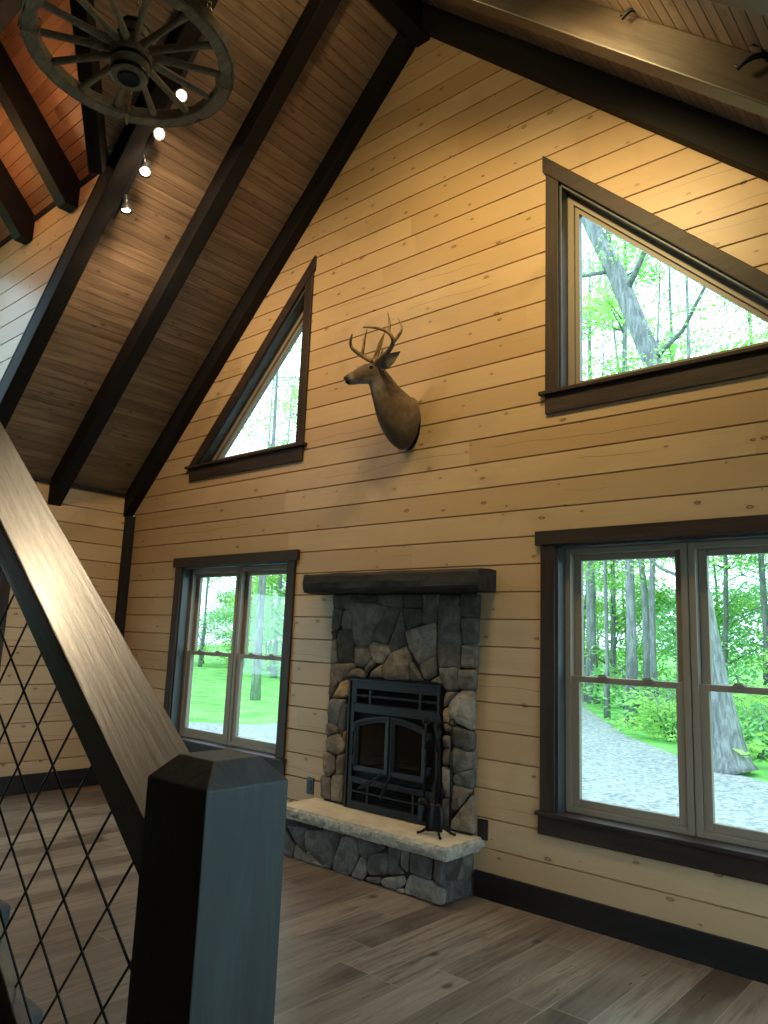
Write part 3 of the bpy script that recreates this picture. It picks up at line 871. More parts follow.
STONES_SURROUND=[('G1', [[-0.62, 1.791], [-0.432, 1.794], [-0.408, 1.744], [-0.51, 1.699], [-0.607, 1.699]]), ('G0', [[-0.428, 1.794], [-0.188, 1.791], [-0.201, 1.736], [-0.397, 1.741]]), ('G2', [[-0.489, 1.694], [-0.397, 1.737], [-0.224, 1.721], [-0.106, 1.706], [-0.165, 1.547], [-0.199, 1.467], [-0.296, 1.421], [-0.379, 1.447], [-0.406, 1.557], [-0.392, 1.662]]), ('G1', [[-0.613, 1.691], [-0.514, 1.694], [-0.535, 1.6], [-0.573, 1.532], [-0.617, 1.538]]), ('G2', [[-0.513, 1.676], [-0.425, 1.684], [-0.401, 1.639], [-0.405, 1.542], [-0.499, 1.541], [-0.527, 1.578]]), ('G0', [[-0.623, 1.531], [-0.531, 1.532], [-0.548, 1.472], [-0.601, 1.47]]), ('G0', [[-0.524, 1.533], [-0.405, 1.535], [-0.388, 1.425], [-0.39, 1.308], [-0.536, 1.308], [-0.541, 1.465]]), ('G2', [[-0.601, 1.463], [-0.552, 1.464], [-0.547, 1.308], [-0.621, 1.297]]), ('G1', [[-0.383, 1.418], [-0.305, 1.406], [-0.236, 1.416], [-0.213, 1.359], [-0.268, 1.285], [-0.369, 1.294]]), ('G1', [[-0.096, 1.699], [0.037, 1.699], [-0.03, 1.536], [-0.064, 1.457], [-0.186, 1.475], [-0.147, 1.576]]), ('G4', [[-0.237, 1.43], [-0.18, 1.468], [-0.054, 1.443], [-0.023, 1.395], [-0.104, 1.321], [-0.178, 1.325], [-0.214, 1.373]]), ('G1', [[0.046, 1.692], [0.06, 1.608], [0.103, 1.462], [-0.023, 1.395], [-0.05, 1.447], [-0.011, 1.536]]), ('G0', [[0.056, 1.692], [0.228, 1.692], [0.231, 1.603], [0.108, 1.552], [0.069, 1.608]]), ('G1', [[-0.184, 1.787], [0.042, 1.785], [0.042, 1.706], [-0.096, 1.706], [-0.189, 1.728]]), ('G0', [[0.046, 1.785], [0.224, 1.783], [0.227, 1.699], [0.05, 1.699]]), ('G1', [[0.231, 1.783], [0.355, 1.781], [0.356, 1.605], [0.238, 1.596]]), ('G3', [[0.109, 1.539], [0.339, 1.598], [0.353, 1.396], [0.207, 1.336], [0.131, 1.442]]), ('G2', [[0.211, 1.326], [0.352, 1.386], [0.357, 1.277], [0.263, 1.225]]), ('G1', [[0.135, 1.346], [0.246, 1.224], [0.132, 1.217]]), ('B1', [[-0.023, 1.388], [0.098, 1.441], [0.125, 1.36], [0.114, 1.223], [-0.08, 1.218], [-0.084, 1.294]]), ('B0', [[-0.098, 1.315], [-0.088, 1.224], [-0.225, 1.223], [-0.207, 1.259]]), ('B0', [[-0.193, 1.353], [-0.178, 1.321], [-0.265, 1.242], [-0.281, 1.27]]), ('B0', [[-0.418, 1.255], [-0.327, 1.274], [-0.265, 1.242], [-0.283, 1.212], [-0.435, 1.21]]), ('B0', [[-0.61, 1.29], [-0.39, 1.3], [-0.378, 1.272], [-0.495, 1.17], [-0.527, 1.175], [-0.607, 1.245]]), ('G1', [[0.366, 1.706], [0.525, 1.7], [0.543, 1.339], [0.379, 1.325]]), ('G0', [[0.36, 1.781], [0.523, 1.78], [0.52, 1.709], [0.366, 1.712]]), ('G0', [[0.531, 1.78], [0.668, 1.778], [0.663, 1.641], [0.543, 1.647]]), ('G1', [[0.548, 1.633], [0.66, 1.634], [0.659, 1.479], [0.555, 1.476]]), ('G2', [[0.556, 1.463], [0.659, 1.467], [0.662, 1.333], [0.559, 1.327]]), ('G2', [[0.379, 1.315], [0.519, 1.325], [0.531, 1.191], [0.434, 1.177], [0.416, 1.215], [0.384, 1.266]]), ('G2', [[0.531, 1.306], [0.655, 1.313], [0.65, 1.193], [0.539, 1.191]]), ('G3', [[0.306, 1.221], [0.381, 1.263], [0.413, 1.221], [0.408, 1.208]]), ('B0', [[-0.61, 1.237], [-0.526, 1.168], [-0.593, 1.06], [-0.611, 1.074]]), ('T', [[-0.571, 1.055], [-0.495, 1.17], [-0.434, 1.189], [-0.405, 1.132], [-0.416, 1.074]]), ('B0', [[0.427, 1.162], [0.525, 1.172], [0.456, 1.087], [0.424, 1.068]]), ('G4', [[0.469, 1.088], [0.55, 1.17], [0.644, 1.182], [0.643, 0.953], [0.536, 0.987], [0.491, 0.998]]), ('T', [[0.424, 1.053], [0.463, 1.072], [0.485, 0.997], [0.474, 0.936], [0.428, 0.931]]), ('G1', [[0.499, 0.958], [0.65, 0.934], [0.646, 0.835], [0.603, 0.82], [0.508, 0.839]]), ('B1', [[0.423, 0.895], [0.475, 0.89], [0.481, 0.831], [0.425, 0.819]]), ('G2', [[0.502, 0.828], [0.659, 0.817], [0.658, 0.73], [0.526, 0.682], [0.501, 0.738]]), ('B0', [[0.426, 0.809], [0.477, 0.823], [0.476, 0.725], [0.429, 0.719]]), ('G1', [[0.52, 0.672], [0.655, 0.72], [0.651, 0.613], [0.578, 0.612], [0.515, 0.617]]), ('B1', [[0.429, 0.709], [0.481, 0.676], [0.479, 0.538], [0.454, 0.524], [0.434, 0.551]]), ('B0', [[0.509, 0.606], [0.584, 0.608], [0.64, 0.592], [0.544, 0.471], [0.513, 0.465]]), ('B1', [[0.646, 0.564], [0.663, 0.358], [0.51, 0.358], [0.503, 0.386], [0.581, 0.486]]), ('G1', [[0.435, 0.511], [0.48, 0.523], [0.484, 0.373], [0.44, 0.355]]), ('G2', [[-0.577, 1.041], [-0.453, 1.042], [-0.458, 1.008], [-0.536, 0.864], [-0.593, 0.877], [-0.626, 0.941], [-0.617, 1.014]]), ('G1', [[-0.45, 1.004], [-0.421, 1.006], [-0.439, 0.836], [-0.478, 0.809], [-0.522, 0.856]]), ('B0', [[-0.631, 0.869], [-0.536, 0.859], [-0.506, 0.82], [-0.613, 0.78], [-0.632, 0.797]]), ('B2', [[-0.519, 0.809], [-0.433, 0.753], [-0.443, 0.696], [-0.508, 0.665], [-0.606, 0.686], [-0.619, 0.76]]), ('T', [[-0.439, 0.836], [-0.423, 0.833], [-0.423, 0.763], [-0.456, 0.788]]), ('B1', [[-0.626, 0.674], [-0.534, 0.648], [-0.521, 0.556], [-0.593, 0.505], [-0.637, 0.531], [-0.637, 0.635]]), ('B0', [[-0.508, 0.66], [-0.435, 0.674], [-0.426, 0.542], [-0.492, 0.533], [-0.511, 0.613]]), ('B0', [[-0.648, 0.501], [-0.564, 0.49], [-0.554, 0.358], [-0.651, 0.356], [-0.65, 0.436]]), ('B1', [[-0.551, 0.497], [-0.499, 0.532], [-0.425, 0.533], [-0.42, 0.361], [-0.547, 0.354]])]
STONES_FRONT=[('G1', [[-0.697, 0.178], [-0.596, 0.088], [-0.602, 0.004], [-0.685, -0.004]]), ('G1', [[-0.659, 0.202], [-0.478, 0.21], [-0.484, 0.07], [-0.585, 0.107]]), ('G3', [[-0.584, 0.099], [-0.483, 0.053], [-0.494, 0.002], [-0.596, -0.003]]), ('G1', [[-0.465, 0.204], [-0.33, 0.221], [-0.307, 0.242], [-0.164, 0.244], [-0.171, 0.172], [-0.223, 0.083], [-0.254, 0.021], [-0.314, 0.016], [-0.456, 0.1]]), ('G3', [[-0.46, 0.083], [-0.313, 0.008], [-0.486, 0.004]]), ('G3', [[-0.139, 0.225], [-0.037, 0.237], [0.001, 0.167], [-0.058, 0.032], [-0.113, 0.005], [-0.217, 0.005], [-0.207, 0.086]]), ('G1', [[-0.016, 0.256], [0.117, 0.251], [0.183, 0.211], [0.1, 0.172], [0.058, 0.133], [0.013, 0.154]]), ('G2', [[0.014, 0.139], [0.063, 0.126], [0.073, 0.068], [0.033, 0.006], [-0.056, 0.009]]), ('G1', [[0.089, 0.162], [0.236, 0.199], [0.242, 0.09], [0.106, 0.053], [0.072, 0.09]]), ('G2', [[0.128, 0.245], [0.202, 0.252], [0.194, 0.213]]), ('G2', [[0.075, 0.031], [0.181, 0.054], [0.173, 0.015], [0.076, 0.008]]), ('G1', [[0.244, 0.246], [0.337, 0.249], [0.331, 0.146], [0.363, 0.116], [0.253, 0.085]]), ('G3', [[0.202, 0.051], [0.354, 0.1], [0.375, 0.068], [0.308, 0.009], [0.194, 0.013]]), ('G2', [[0.347, 0.251], [0.397, 0.254], [0.392, 0.13], [0.341, 0.148]]), ('G1', [[0.417, 0.243], [0.563, 0.244], [0.558, 0.123], [0.412, 0.134]]), ('G3', [[0.413, 0.113], [0.586, 0.116], [0.652, 0.082], [0.645, 0.012], [0.378, 0.011]]), ('G4', [[0.317, 0.019], [0.367, 0.03], [0.368, 0.009], [0.318, 0.0]]), ('G1', [[0.582, 0.241], [0.647, 0.248], [0.652, 0.103], [0.586, 0.123]])]
STONES_SIDE=[('G0', [[-0.267, 0.235], [-0.109, 0.223], [-0.148, 0.112], [-0.248, 0.123]]), ('G2', [[-0.094, 0.221], [0.026, 0.232], [0.044, 0.131], [-0.03, 0.089], [-0.134, 0.101]]), ('G1', [[-0.255, 0.117], [0.0, 0.079], [-0.005, 0.003], [-0.271, 0.005]])]
ANT_NEAR= [[-0.018, -0.345, 3.388], [0.042, -0.36, 3.404], [0.136, -0.39, 3.415], [0.202, -0.42, 3.444], [0.222, -0.45, 3.477], [0.194, -0.48, 3.518], [0.126, -0.5, 3.55], [0.066, -0.52, 3.565], [0.02, -0.53, 3.573]]
TIN_NEAR= [[[0.201, -0.42, 3.456], [0.247, -0.41, 3.503], [0.262, -0.4, 3.545], [0.233, -0.39, 3.598], [0.2, -0.38, 3.647]], [[0.2, -0.47, 3.511], [0.2, -0.46, 3.563], [0.182, -0.45, 3.627], [0.159, -0.44, 3.673]], [[0.01, -0.35, 3.396], [0.052, -0.37, 3.423], [0.075, -0.38, 3.451]]]
ANT_FAR= [[-0.075, -0.315, 3.418], [-0.132, -0.33, 3.451], [-0.18, -0.36, 3.487], [-0.212, -0.39, 3.519], [-0.215, -0.41, 3.546], [-0.191, -0.43, 3.574], [-0.171, -0.44, 3.606]]
TIN_FAR= [[[-0.152, -0.345, 3.476], [-0.138, -0.35, 3.538], [-0.117, -0.36, 3.599], [-0.094, -0.37, 3.647]], [[-0.061, -0.32, 3.422], [-0.029, -0.33, 3.48], [-0.008, -0.33, 3.538], [0.034, -0.33, 3.591]], [[-0.042, -0.32, 3.424], [-0.009, -0.31, 3.52], [0.023, -0.3, 3.655]]]
# ------------------------------------------------------------------ fireplace
SC = {'G0': (.060,.056,.052), 'G1': (.105,.098,.090), 'G2': (.15,.14,.125), 'G3': (.21,.195,.17), 'G4': (.28,.25,.21),
      'B0': (.15,.12,.095), 'B1': (.22,.175,.13), 'B2': (.29,.235,.17), 'T': (.38,.26,.145)}  # upper surround stones get darker keys, the mantel's shade in their colour
def chaikin(p, n=2, k=.18):
    for _ in range(n):
        q = []
        for i in range(len(p)):
            a, b = p[i], p[(i+1) % len(p)]
            q += [(a[0]+(b[0]-a[0])*k, a[1]+(b[1]-a[1])*k), (a[0]+(b[0]-a[0])*(1-k), a[1]+(b[1]-a[1])*(1-k))]
        p = q
    return p
rs = random.Random(3)
def stone(mb, poly, h, place, col, grow=1.02):
    """one rounded fieldstone: poly in the wall plane, standing h proud; place(a,b,d)->xyz"""
    # split long sides so that they can wander a little
    q = []
    for i in range(len(poly)):
        a, b = poly[i], poly[(i+1) % len(poly)]
        L = math.hypot(b[0]-a[0], b[1]-a[1]); n = max(1, int(L/.06))
        for k in range(n):
            t = k/n
            q.append((a[0]+(b[0]-a[0])*t, a[1]+(b[1]-a[1])*t))
    p = chaikin(q, 2, .16)
    cx = sum(a for a, b in p)/len(p); cz = sum(b for a, b in p)/len(p)
    n = len(p); o = rs.random()*40
    tiltx, tiltz = rs.uniform(-.12, .12), rs.uniform(-.12, .12)
    R = max(math.hypot(a-cx, b-cz) for a, b in p)
    e = min(.012/R, .25)
    rings = [(grow, 0.), (grow, .55), (grow-e*.5, .82), (grow-e*1.4, .97), (.62, 1.04), (.32, 1.08)]
    vs = []; fs = []
    for ri, (sc, d) in enumerate(rings):
        for a, b in p:
            x = cx+(a-cx)*sc; z = cz+(b-cz)*sc
            dd = h*d
            if ri > 1:
                dd += (x-cx)*tiltx+(z-cz)*tiltz + h*.20*mnoise.noise((x*14+o, z*14, 0)) + h*.10*mnoise.noise((x*40+o, z*40, 3))
            vs.append(place(x, z, dd))
    for r in range(len(rings)-1):
        for i in range(n):
            fs.append((r*n+i, r*n+(i+1) % n, (r+1)*n+(i+1) % n, (r+1)*n+i))
    vs.append(place(cx, cz, h*1.1)); c = len(vs)-1
    for i in range(n): fs.append(((len(rings)-1)*n+i, (len(rings)-1)*n+(i+1) % n, c))
    k = rs.uniform(.85, 1.15)
    mb.add(vs, fs, True, tuple(min(1, v*k) for v in col))

fs_root = empty('fireplace_surround', (0, 0, .33), 'tall surround of grey and tan fieldstones around the black stove, under the mantel', 'fireplace')
mb = MB(); mb.box((-.635, -.022, .33), (-.40, 0, 1.80)); mb.box((.415, -.022, .33), (.635, 0, 1.80)); mb.box((-.40, -.022, 1.17), (.415, 0, 1.80))
relink_local(mb.build('mortar_bed', M['mortar'], bevel=.004), fs_root)
mb = MB()
for c, poly in STONES_SURROUND: stone(mb, poly, .042, lambda a, b, d: (a, -.012-d, b), SC[c], 1.10)
relink_local(mb.build('stone_facing', M['stone']), fs_root)

h_root = empty('hearth', (0, -.17, 0), 'raised fieldstone hearth with a cream slab, standing on the plank floor', 'hearth')
mb = MB(); mb.box((-.655, -.31, 0), (.622, 0, .262))
relink_local(mb.build('mortar_core', M['mortar'], bevel=.004), h_root)
mb = MB()
for c, poly in STONES_FRONT: stone(mb, poly, .030, lambda a, b, d: (a, -.30-d, max(b, .002)), SC[c], 1.10)
for c, poly in STONES_SIDE: stone(mb, poly, .026, lambda a, b, d: (.612+d, min(a, -.002), max(b, .002)), SC[c], 1.10)
SL2 = [('G1', [(-.28,.01),(-.16,.01),(-.15,.14),(-.29,.12)]), ('G3', [(-.29,.13),(-.15,.15),(-.16,.25),(-.28,.25)]), ('G2', [(-.14,.01),(-.02,.01),(-.02,.25),(-.13,.25)])]
for c, poly in SL2: stone(mb, poly, .026, lambda a, b, d: (-.645-d, a, b), SC[c], 1.10)
relink_local(mb.build('stone_facing', M['stone']), h_root)
# slab with rock-faced edge
def slab():
    X0, X1, Y0, Z0, Z1 = -.745, .700, -.362, .258, .3325
    nx, ny, nz = 90, 22, 5
    vs = []; fs = []
    def rock(x, y, z): return mnoise.noise((x*16, y*16, z*22))*.013+mnoise.noise((x*45, y*45, z*50))*.005
    def grid(fn, a, b):
        n = len(vs)
        for i in range(a+1):
            for j in range(b+1): vs.append(fn(i/a, j/b))
        for i in range(a):
            for j in range(b):
                fs.append((n+i*(b+1)+j, n+(i+1)*(b+1)+j, n+(i+1)*(b+1)+j+1, n+i*(b+1)+j+1))
    def prof(t): return .004+.010*math.sin(math.pi*t)          # belly of the broken edge
    def P(x, y, z, t):
        # edge points, pushed in or out by the rock face
        r = rock(x, y, z)*(1 if 0 < t else .6)
        ix = 1 if x > X1-1e-6 else (-1 if x < X0+1e-6 else 0); iy = -1 if y < Y0+1e-6 else 0
        q = prof(t)-.012*(t > .9)+r
        return (x+ix*q, y+iy*q, z + (mnoise.noise((x*30, y*30, 5))*.004 if t < .05 else 0))
    grid(lambda s, t: P(X0+(X1-X0)*s, Y0, Z0+(Z1-Z0)*t, t), nx, nz)
    grid(lambda s, t: P(X1, Y0*(1-s), Z0+(Z1-Z0)*t, t), ny, nz)
    grid(lambda s, t: P(X0, Y0*s, Z0+(Z1-Z0)*t, t), ny, nz)
    def top(s, t):
        x = X0+(X1-X0)*s; y = Y0*(1-t)
        q = P(x, y, Z1, 1.0) if (s in (0., 1.) or t == 0.) else (x, y, Z1)
        return (q[0], q[1], Z1+mnoise.noise((x*9, y*9, 0))*.0015)
    grid(top, nx, ny)
    grid(lambda s, t: ((X0+(X1-X0)*s), Y0*(1-t), Z0), 8, 4)
    m = MB(); m.add(vs, fs)
    return m.build('hearth_slab', M['slab'], weld=False)
relink_local(slab(), h_root)["label"] = 'cream stone slab with a rough chipped edge'

# mantel: rough hewn beam
mt = MB()
nx = 60
prof = [(0, 1.800), (-.15, 1.797), (-.205, 1.803), (-.222, 1.825), (-.226, 1.870), (-.222, 1.915), (-.205, 1.934), (-.10, 1.937), (0, 1.936)]
vs = []; fcs = []
for i in range(nx+1):
    x = -.785+1.56*i/nx
    for k, (y, z) in enumerate(prof):
        e = 1 if 0 < k < len(prof)-1 else 0
        d1 = mnoise.noise((x*3.2, k*.9, 1))*.013+mnoise.noise((x*11, k*1.7, 4))*.006
        d2 = mnoise.noise((x*2.7+9, k*.9, 7))*.008
        ends = .012*(1 if i in (0, nx) else 0)
        vs.append((x, y+e*(d1+ends), z+e*d2*(1 if 0 < k < 8 else 0)))
n = len(prof)
for i in range(nx):
    for k in range(n-1): fcs.append((i*n+k, i*n+k+1, (i+1)*n+k+1, (i+1)*n+k))
    fcs.append((i*n+n-1, i*n, (i+1)*n, (i+1)*n+n-1))
fcs += [tuple(range(n)), tuple(range(nx*n+n-1, nx*n-1, -1))]
mt.add(vs, fcs, False)
o = mt.build('mantel_shelf', M['mantel'], org=(0, 0, 1.80))
props(o, 'rough hewn dark timber mantel on top of the fieldstone surround', 'mantel')

# stove insert
IY = -.066
ir = empty('fireplace_insert', (.01, -.03, .335), 'black iron wood stove insert with twin arched glass doors, set into the fieldstones', 'stove')
def ip(mbx, name, mat, bevel=.003, parent=None, **kw):
    o = mbx.build(name, mat, None, bevel=bevel, **kw)
    return relink_local(o, ir) if parent is None else o
X0, X1, Z0, Z1 = -.392, .414, .337, 1.203
# faceplate in pieces around its openings
fp = MB()
DX0, DX1, DZ0, DZ1 = -.335, .365, .545, .955     # recess of the doors
LZ0, LZ1 = 1.035, 1.135                            # upper grille
for lo, hi in (((X0, IY, DZ0), (DX0, -.002, LZ0)), ((DX1, IY, DZ0), (X1, -.002, LZ0)), ((DX0, IY, DZ1+.02), (DX1, -.002, LZ0)),
               ((X0, IY, LZ0), (-.318, -.002, LZ1)), ((.385, IY, LZ0), (X1, -.002, LZ1)), ((X0, IY, LZ1), (X1, -.002, Z1)),
               ((X0, IY, Z0), (X1, -.002, .385)), ((X0, IY, .385), (-.325, -.002, DZ0)), ((.35, IY, .385), (X1, -.002, DZ0)), ((-.325, IY, .505), (.35, -.002, DZ0)),
               ((-.318, IY-.001, 1.084), (.385, -.03, 1.096)), ((-.200, IY-.003, LZ0), (-.178, -.02, LZ1)), ((.238, IY-.003, LZ0), (.260, -.02, LZ1)),
               ((-.325, IY-.001, .445), (.35, -.03, .457)), ((-.190, IY-.003, .385), (-.170, -.02, .505)), ((.205, IY-.003, .385), (.225, -.02, .505))):
    fp.box(lo, hi)
ip(fp, 'faceplate', M['insert'], .0035)
ip(MB().box((-.385, -.03, .345), (.40, -.004, 1.195)), 'back_panel', M['insert_dark'], 0)
for q0, q1, z0, z1, cnt in ((-.318, .385, LZ0, LZ1, 5), (-.325, .35, .385, .505, 6)):
    gr = MB()
    for k in range(cnt):
        z = z0+(k+.5)*(z1-z0)/cnt
        gr.add([(q0, IY+.012, z-.007), (q1, IY+.012, z-.007), (q1, IY+.034, z+.008), (q0, IY+.034, z+.008),
                (q0, IY+.014, z-.010), (q1, IY+.014, z-.010), (q1, IY+.036, z+.005), (q0, IY+.036, z+.005)],
               [(0,1,2,3),(7,6,5,4),(0,4,5,1),(1,5,6,2),(2,6,7,3),(3,7,4,0)])
    ip(gr, 'louvre_grille', M['insert'], .0)
# plate joints: raised frame strips
st = MB()
st.box((X0, IY-.008, Z0), (X0+.018, IY, Z1)); st.box((X1-.018, IY-.008, Z0), (X1, IY, Z1)); st.box((X0+.018, IY-.008, Z1-.016), (X1-.018, IY, Z1))
ip(st, 'edge_trim', M['insert'], .003)
def arch(x): return .905+.066*max(0, 1-((x-.02)/.345)**2)
def door(x0, x1, hinge_left):
    d = MB()
    N = 14
    yb, yf = IY-.002, IY-.030
    fr = .040
    outer = [(x0, .590), (x1, .590)]+[(x1+(x0-x1)*i/N, arch(x1+(x0-x1)*i/N)) for i in range(N+1)]
    ix0, ix1 = x0+fr, x1-fr
    inner = [(ix0, .590+fr), (ix1, .590+fr)]+[(ix1+(ix0-ix1)*i/N, arch(ix1+(ix0-ix1)*i/N)-fr) for i in range(N+1)]
    n = len(outer)
    vs = [(x, yb, z) for x, z in outer]+[(x, yf, z) for x, z in outer]+[(x, yf-.004, z) for x, z in [((a*.75+b*.25), (c*.75+e*.25)) for (a, c), (b, e) in zip(outer, inner)]]+[(x, yf, z) for x, z in inner]+[(x, yb, z) for x, z in inner]
    fs = []
    for r in range(4):
        for i in range(n): fs.append((r*n+i, r*n+(i+1) % n, (r+1)*n+(i+1) % n, (r+1)*n+i))
    d.add(vs, fs)
    o = relink_local(d.build('door', M['insert']), ir)
    g = MB(); g.prism([(ix0-.004, .626), (ix1+.004, .626)]+[(ix1+.004+(ix0-ix1-.008)*i/N, arch(ix1+(ix0-ix1)*i/N)-fr+.004) for i in range(N+1)], 1, IY-.016, IY-.012)
    gl = g.build('door_glass', M['fireglass'], o); gl.location = -ir.location - o.location + Vector((0, 0, 0)) if False else gl.location
    gl.location = (0, 0, 0)
    # hinges on the outer side
    hx = x0-.012 if hinge_left else x1+.012
    for z in (.665, .875):
        hm = MB(); hm.lathe([(.009, -.03), (.011, -.028), (.011, .028), (.009, .03)], (hx, IY-.016, z), (0, 0, 1), 12); hm.box((min(hx, hx+(.03 if hinge_left else -.03)), IY-.03, z-.02), (max(hx, hx+(.03 if hinge_left else -.03)), IY-.008, z+.02))
        hm.build('hinge', M['insert'], o)
    return o
dl = door(-.298, .022, True); dr = door(.028, .336, False)
# spring handles hanging from the middle
for p0, p1, dd in (((-.045, IY-.045, .585), (-.185, IY-.085, .495), dl), ((.045, IY-.045, .585), (.015, IY-.095, .462), dr)):
    hmb = MB(); a = Vector(p0); b = Vector(p1)
    hmb.tube([Vector((p0[0], IY-.03, p0[2]+.02)), a, a+(b-a)*.3], [.006, .006, .006], 8)
    hmb.tube([a+(b-a)*.3, a+(b-a)*.34, b-(b-a)*.04, b], [.006, .011, .011, .007], 10)
    for k in range(12):
        c = a+(b-a)*(.36+.05*k)
        hmb.torus(c, .0105, .0028, b-a, 10, 5)
    hmb.build('handle', M['insert'], dd)
# logs behind the glass
lg = MB(); lr = random.Random(4)
for k in range(3):
    z = .652+.035*(k == 2); 
    lg.tube([(-.20+.03*k, -.040-.006*k, z), (.0, -.044, z+.01), (.24-.05*k, -.040, z+.004)], [.020, .024, .019], 9)
o = ip(lg, 'charred_logs', M['mortar'], 0)

# ------------------------------------------------------------------ fire tools on the hearth
TX, TY, TZ = .490, -.178, .3335
tr = empty('fire_tool_stand', (TX, TY, TZ), 'black wrought iron fire tool stand with splayed feet on the cream hearth slab', 'tool stand')
def tp(mbx, name, mat=None, parent=None):
    o = mbx.build(name, mat or M['iron'], None)
    return relink_local(o, parent or tr)
for ang in (218, 318, 32, 135):
    c, s_ = math.cos(math.radians(ang)), math.sin(math.radians(ang))
    t = MB().tube([(TX+c*.01, TY+s_*.01, TZ+.055), (TX+c*.05, TY+s_*.05, TZ+.040), (TX+c*.085, TY+s_*.085, TZ+.018), (TX+c*.108, TY+s_*.108, TZ+.009), (TX+c*.118, TY+s_*.118, TZ+.010)], [.009, .009, .008, .0075, .009], 8)
    tp(t, 'leg')
tp(MB().tube([(TX, TY, TZ+.045), (TX, TY, TZ+.66), (TX, TY, TZ+.70)], [.009, .009, .005], 10), 'pole')
arm_dirs = (205, 300, 25, 120)
for ang in arm_dirs:
    c, s_ = math.cos(math.radians(ang)), math.sin(math.radians(ang))
    A = lambda r, z: (TX+c*r, TY+s_*r, TZ+z)
    tp(MB().tube([A(0, .62), A(.02, .652), A(.045, .66), A(.068, .645), A(.082, .630), A(.098, .640), A(.104, .662)], .006, 8), 'hook_arm')
def tool(name, ang, label, kind):
    c, s_ = math.cos(math.radians(ang)), math.sin(math.radians(ang))
    x, y = TX+c*.082, TY+s_*.082
    r = empty(name, (x, y, TZ+.02), label, name.replace('_', ' '))
    zt = TZ+.650
    h = MB()
    # ring of the handle, bent over the hook
    h.torus((x, y, zt+.012), .018, .004, (-s_, c, 0), 14, 6)
    h.tube([(x, y, zt-.008), (x, y, zt-.16)], [.0085, .008], 8)
    for k in range(3): h.ball((x, y, zt-.03-.05*k), .0085, 8, 6)
    tp(h, 'handle', parent=r)
    zb = TZ+.19 if kind != 'poker' else TZ+.055
    tp(MB().tube([(x, y, zt-.155), (x, y, zb)], .0075, 8), 'shaft', parent=r)
    d = MB(); ax = Vector((-s_, c, 0))
    X = lambda u, v, z: (x+ax.x*u+c*v, y+ax.y*u+s_*v, z)
    if kind == 'shovel':
        N = 10
        for lay in (0, .004):
            pass
        vs = []; fs = []
        for i in range(7):
            t = i/6; z = zb+.005-.155*t; wd = .030+.022*min(1, t*2.4)*(1-.25*max(0, t-.8)/.2)
            for j in range(5):
                u = (j-2)/2*wd
                v = .012*(abs(j-2)/2)**2+.01*math.sin(t*2.2)
                vs.append(X(u, v, z))
        for i in range(6):
            for j in range(4): fs.append((i*5+j, i*5+j+1, (i+1)*5+j+1, (i+1)*5+j))
        n = len(vs); vs2 = [Vector(q)+Vector((c, s_, 0))*.004 for q in vs]
        d.add(vs+[tuple(q) for q in vs2], fs+[tuple(n+i for i in reversed(f)) for f in fs]+[(j, j+1, n+j+1, n+j) for j in range(4)]+[(30+j, n+30+j, n+31+j, 31+j) for j in range(4)]+[(i*5, n+i*5, n+i*5+5, i*5+5) for i in range(6)]+[(i*5+4, i*5+9, n+i*5+9, n+i*5+4) for i in range(6)], True)
        tp(d, 'shovel_blade', parent=r)
    elif kind == 'brush':
        d.box(X(-.042, -.016, zb-.02), X(.042, .016, zb+.012)) if False else None
        d.lathe([(.006, .02), (.03, .016), (.036, .0), (.036, -.022)], (x, y, zb), (0, 0, 1), 18)
        tp(d, 'brush_head', parent=r)
        b = MB(); br = random.Random(5)
        for k in range(260):
            a = br.random()*6.283; q = .033*math.sqrt(br.random())
            px, py = x+q*math.cos(a), y+q*math.sin(a)
            l = .095+br.uniform(-.008, .006)
            b.tube([(px, py, zb-.02), (x+(px-x)*1.18, y+(py-y)*1.18, zb-.02-l)], .0022, 4, smooth=False)
        o = tp(b, 'bristles', M['black_plastic'], r)
    elif kind == 'poker':
        d.tube([X(0, 0, zb+.01), X(0, 0, zb-.02), X(0, 0, zb-.045)], [.0055, .005, .0015], 8)
        d.tube([X(0, 0, zb+.012), X(.02, 0, zb+.006), X(.034, 0, zb+.020), X(.038, 0, zb+.036)], [.005, .0045, .004, .0015], 8)
        tp(d, 'poker_tip', parent=r)
    else:
        for sg in (-1, 1):
            d.tube([X(0, 0, zb+.10), X(sg*.02, 0, zb+.05), X(sg*.022, 0, zb-.02), X(sg*.004, 0, zb-.10)], .0045, 8)
        d.ball((x, y, zb+.10), .010, 8, 6)
        tp(d, 'tongs_jaws', parent=r)
    return r
tool('hearth_brush', 205, 'black hearth brush hanging at the front of the fire tool stand', 'brush')
tool('ash_shovel', 300, 'black ash shovel hanging on the fire tool stand in front of the stones', 'shovel')
tool('fire_poker', 25, 'long black fire poker hanging on the fire tool stand nearest the stone edge', 'poker')
tool('fire_tongs', 120, 'black fire tongs hanging behind the fire tool stand pole', 'tongs')

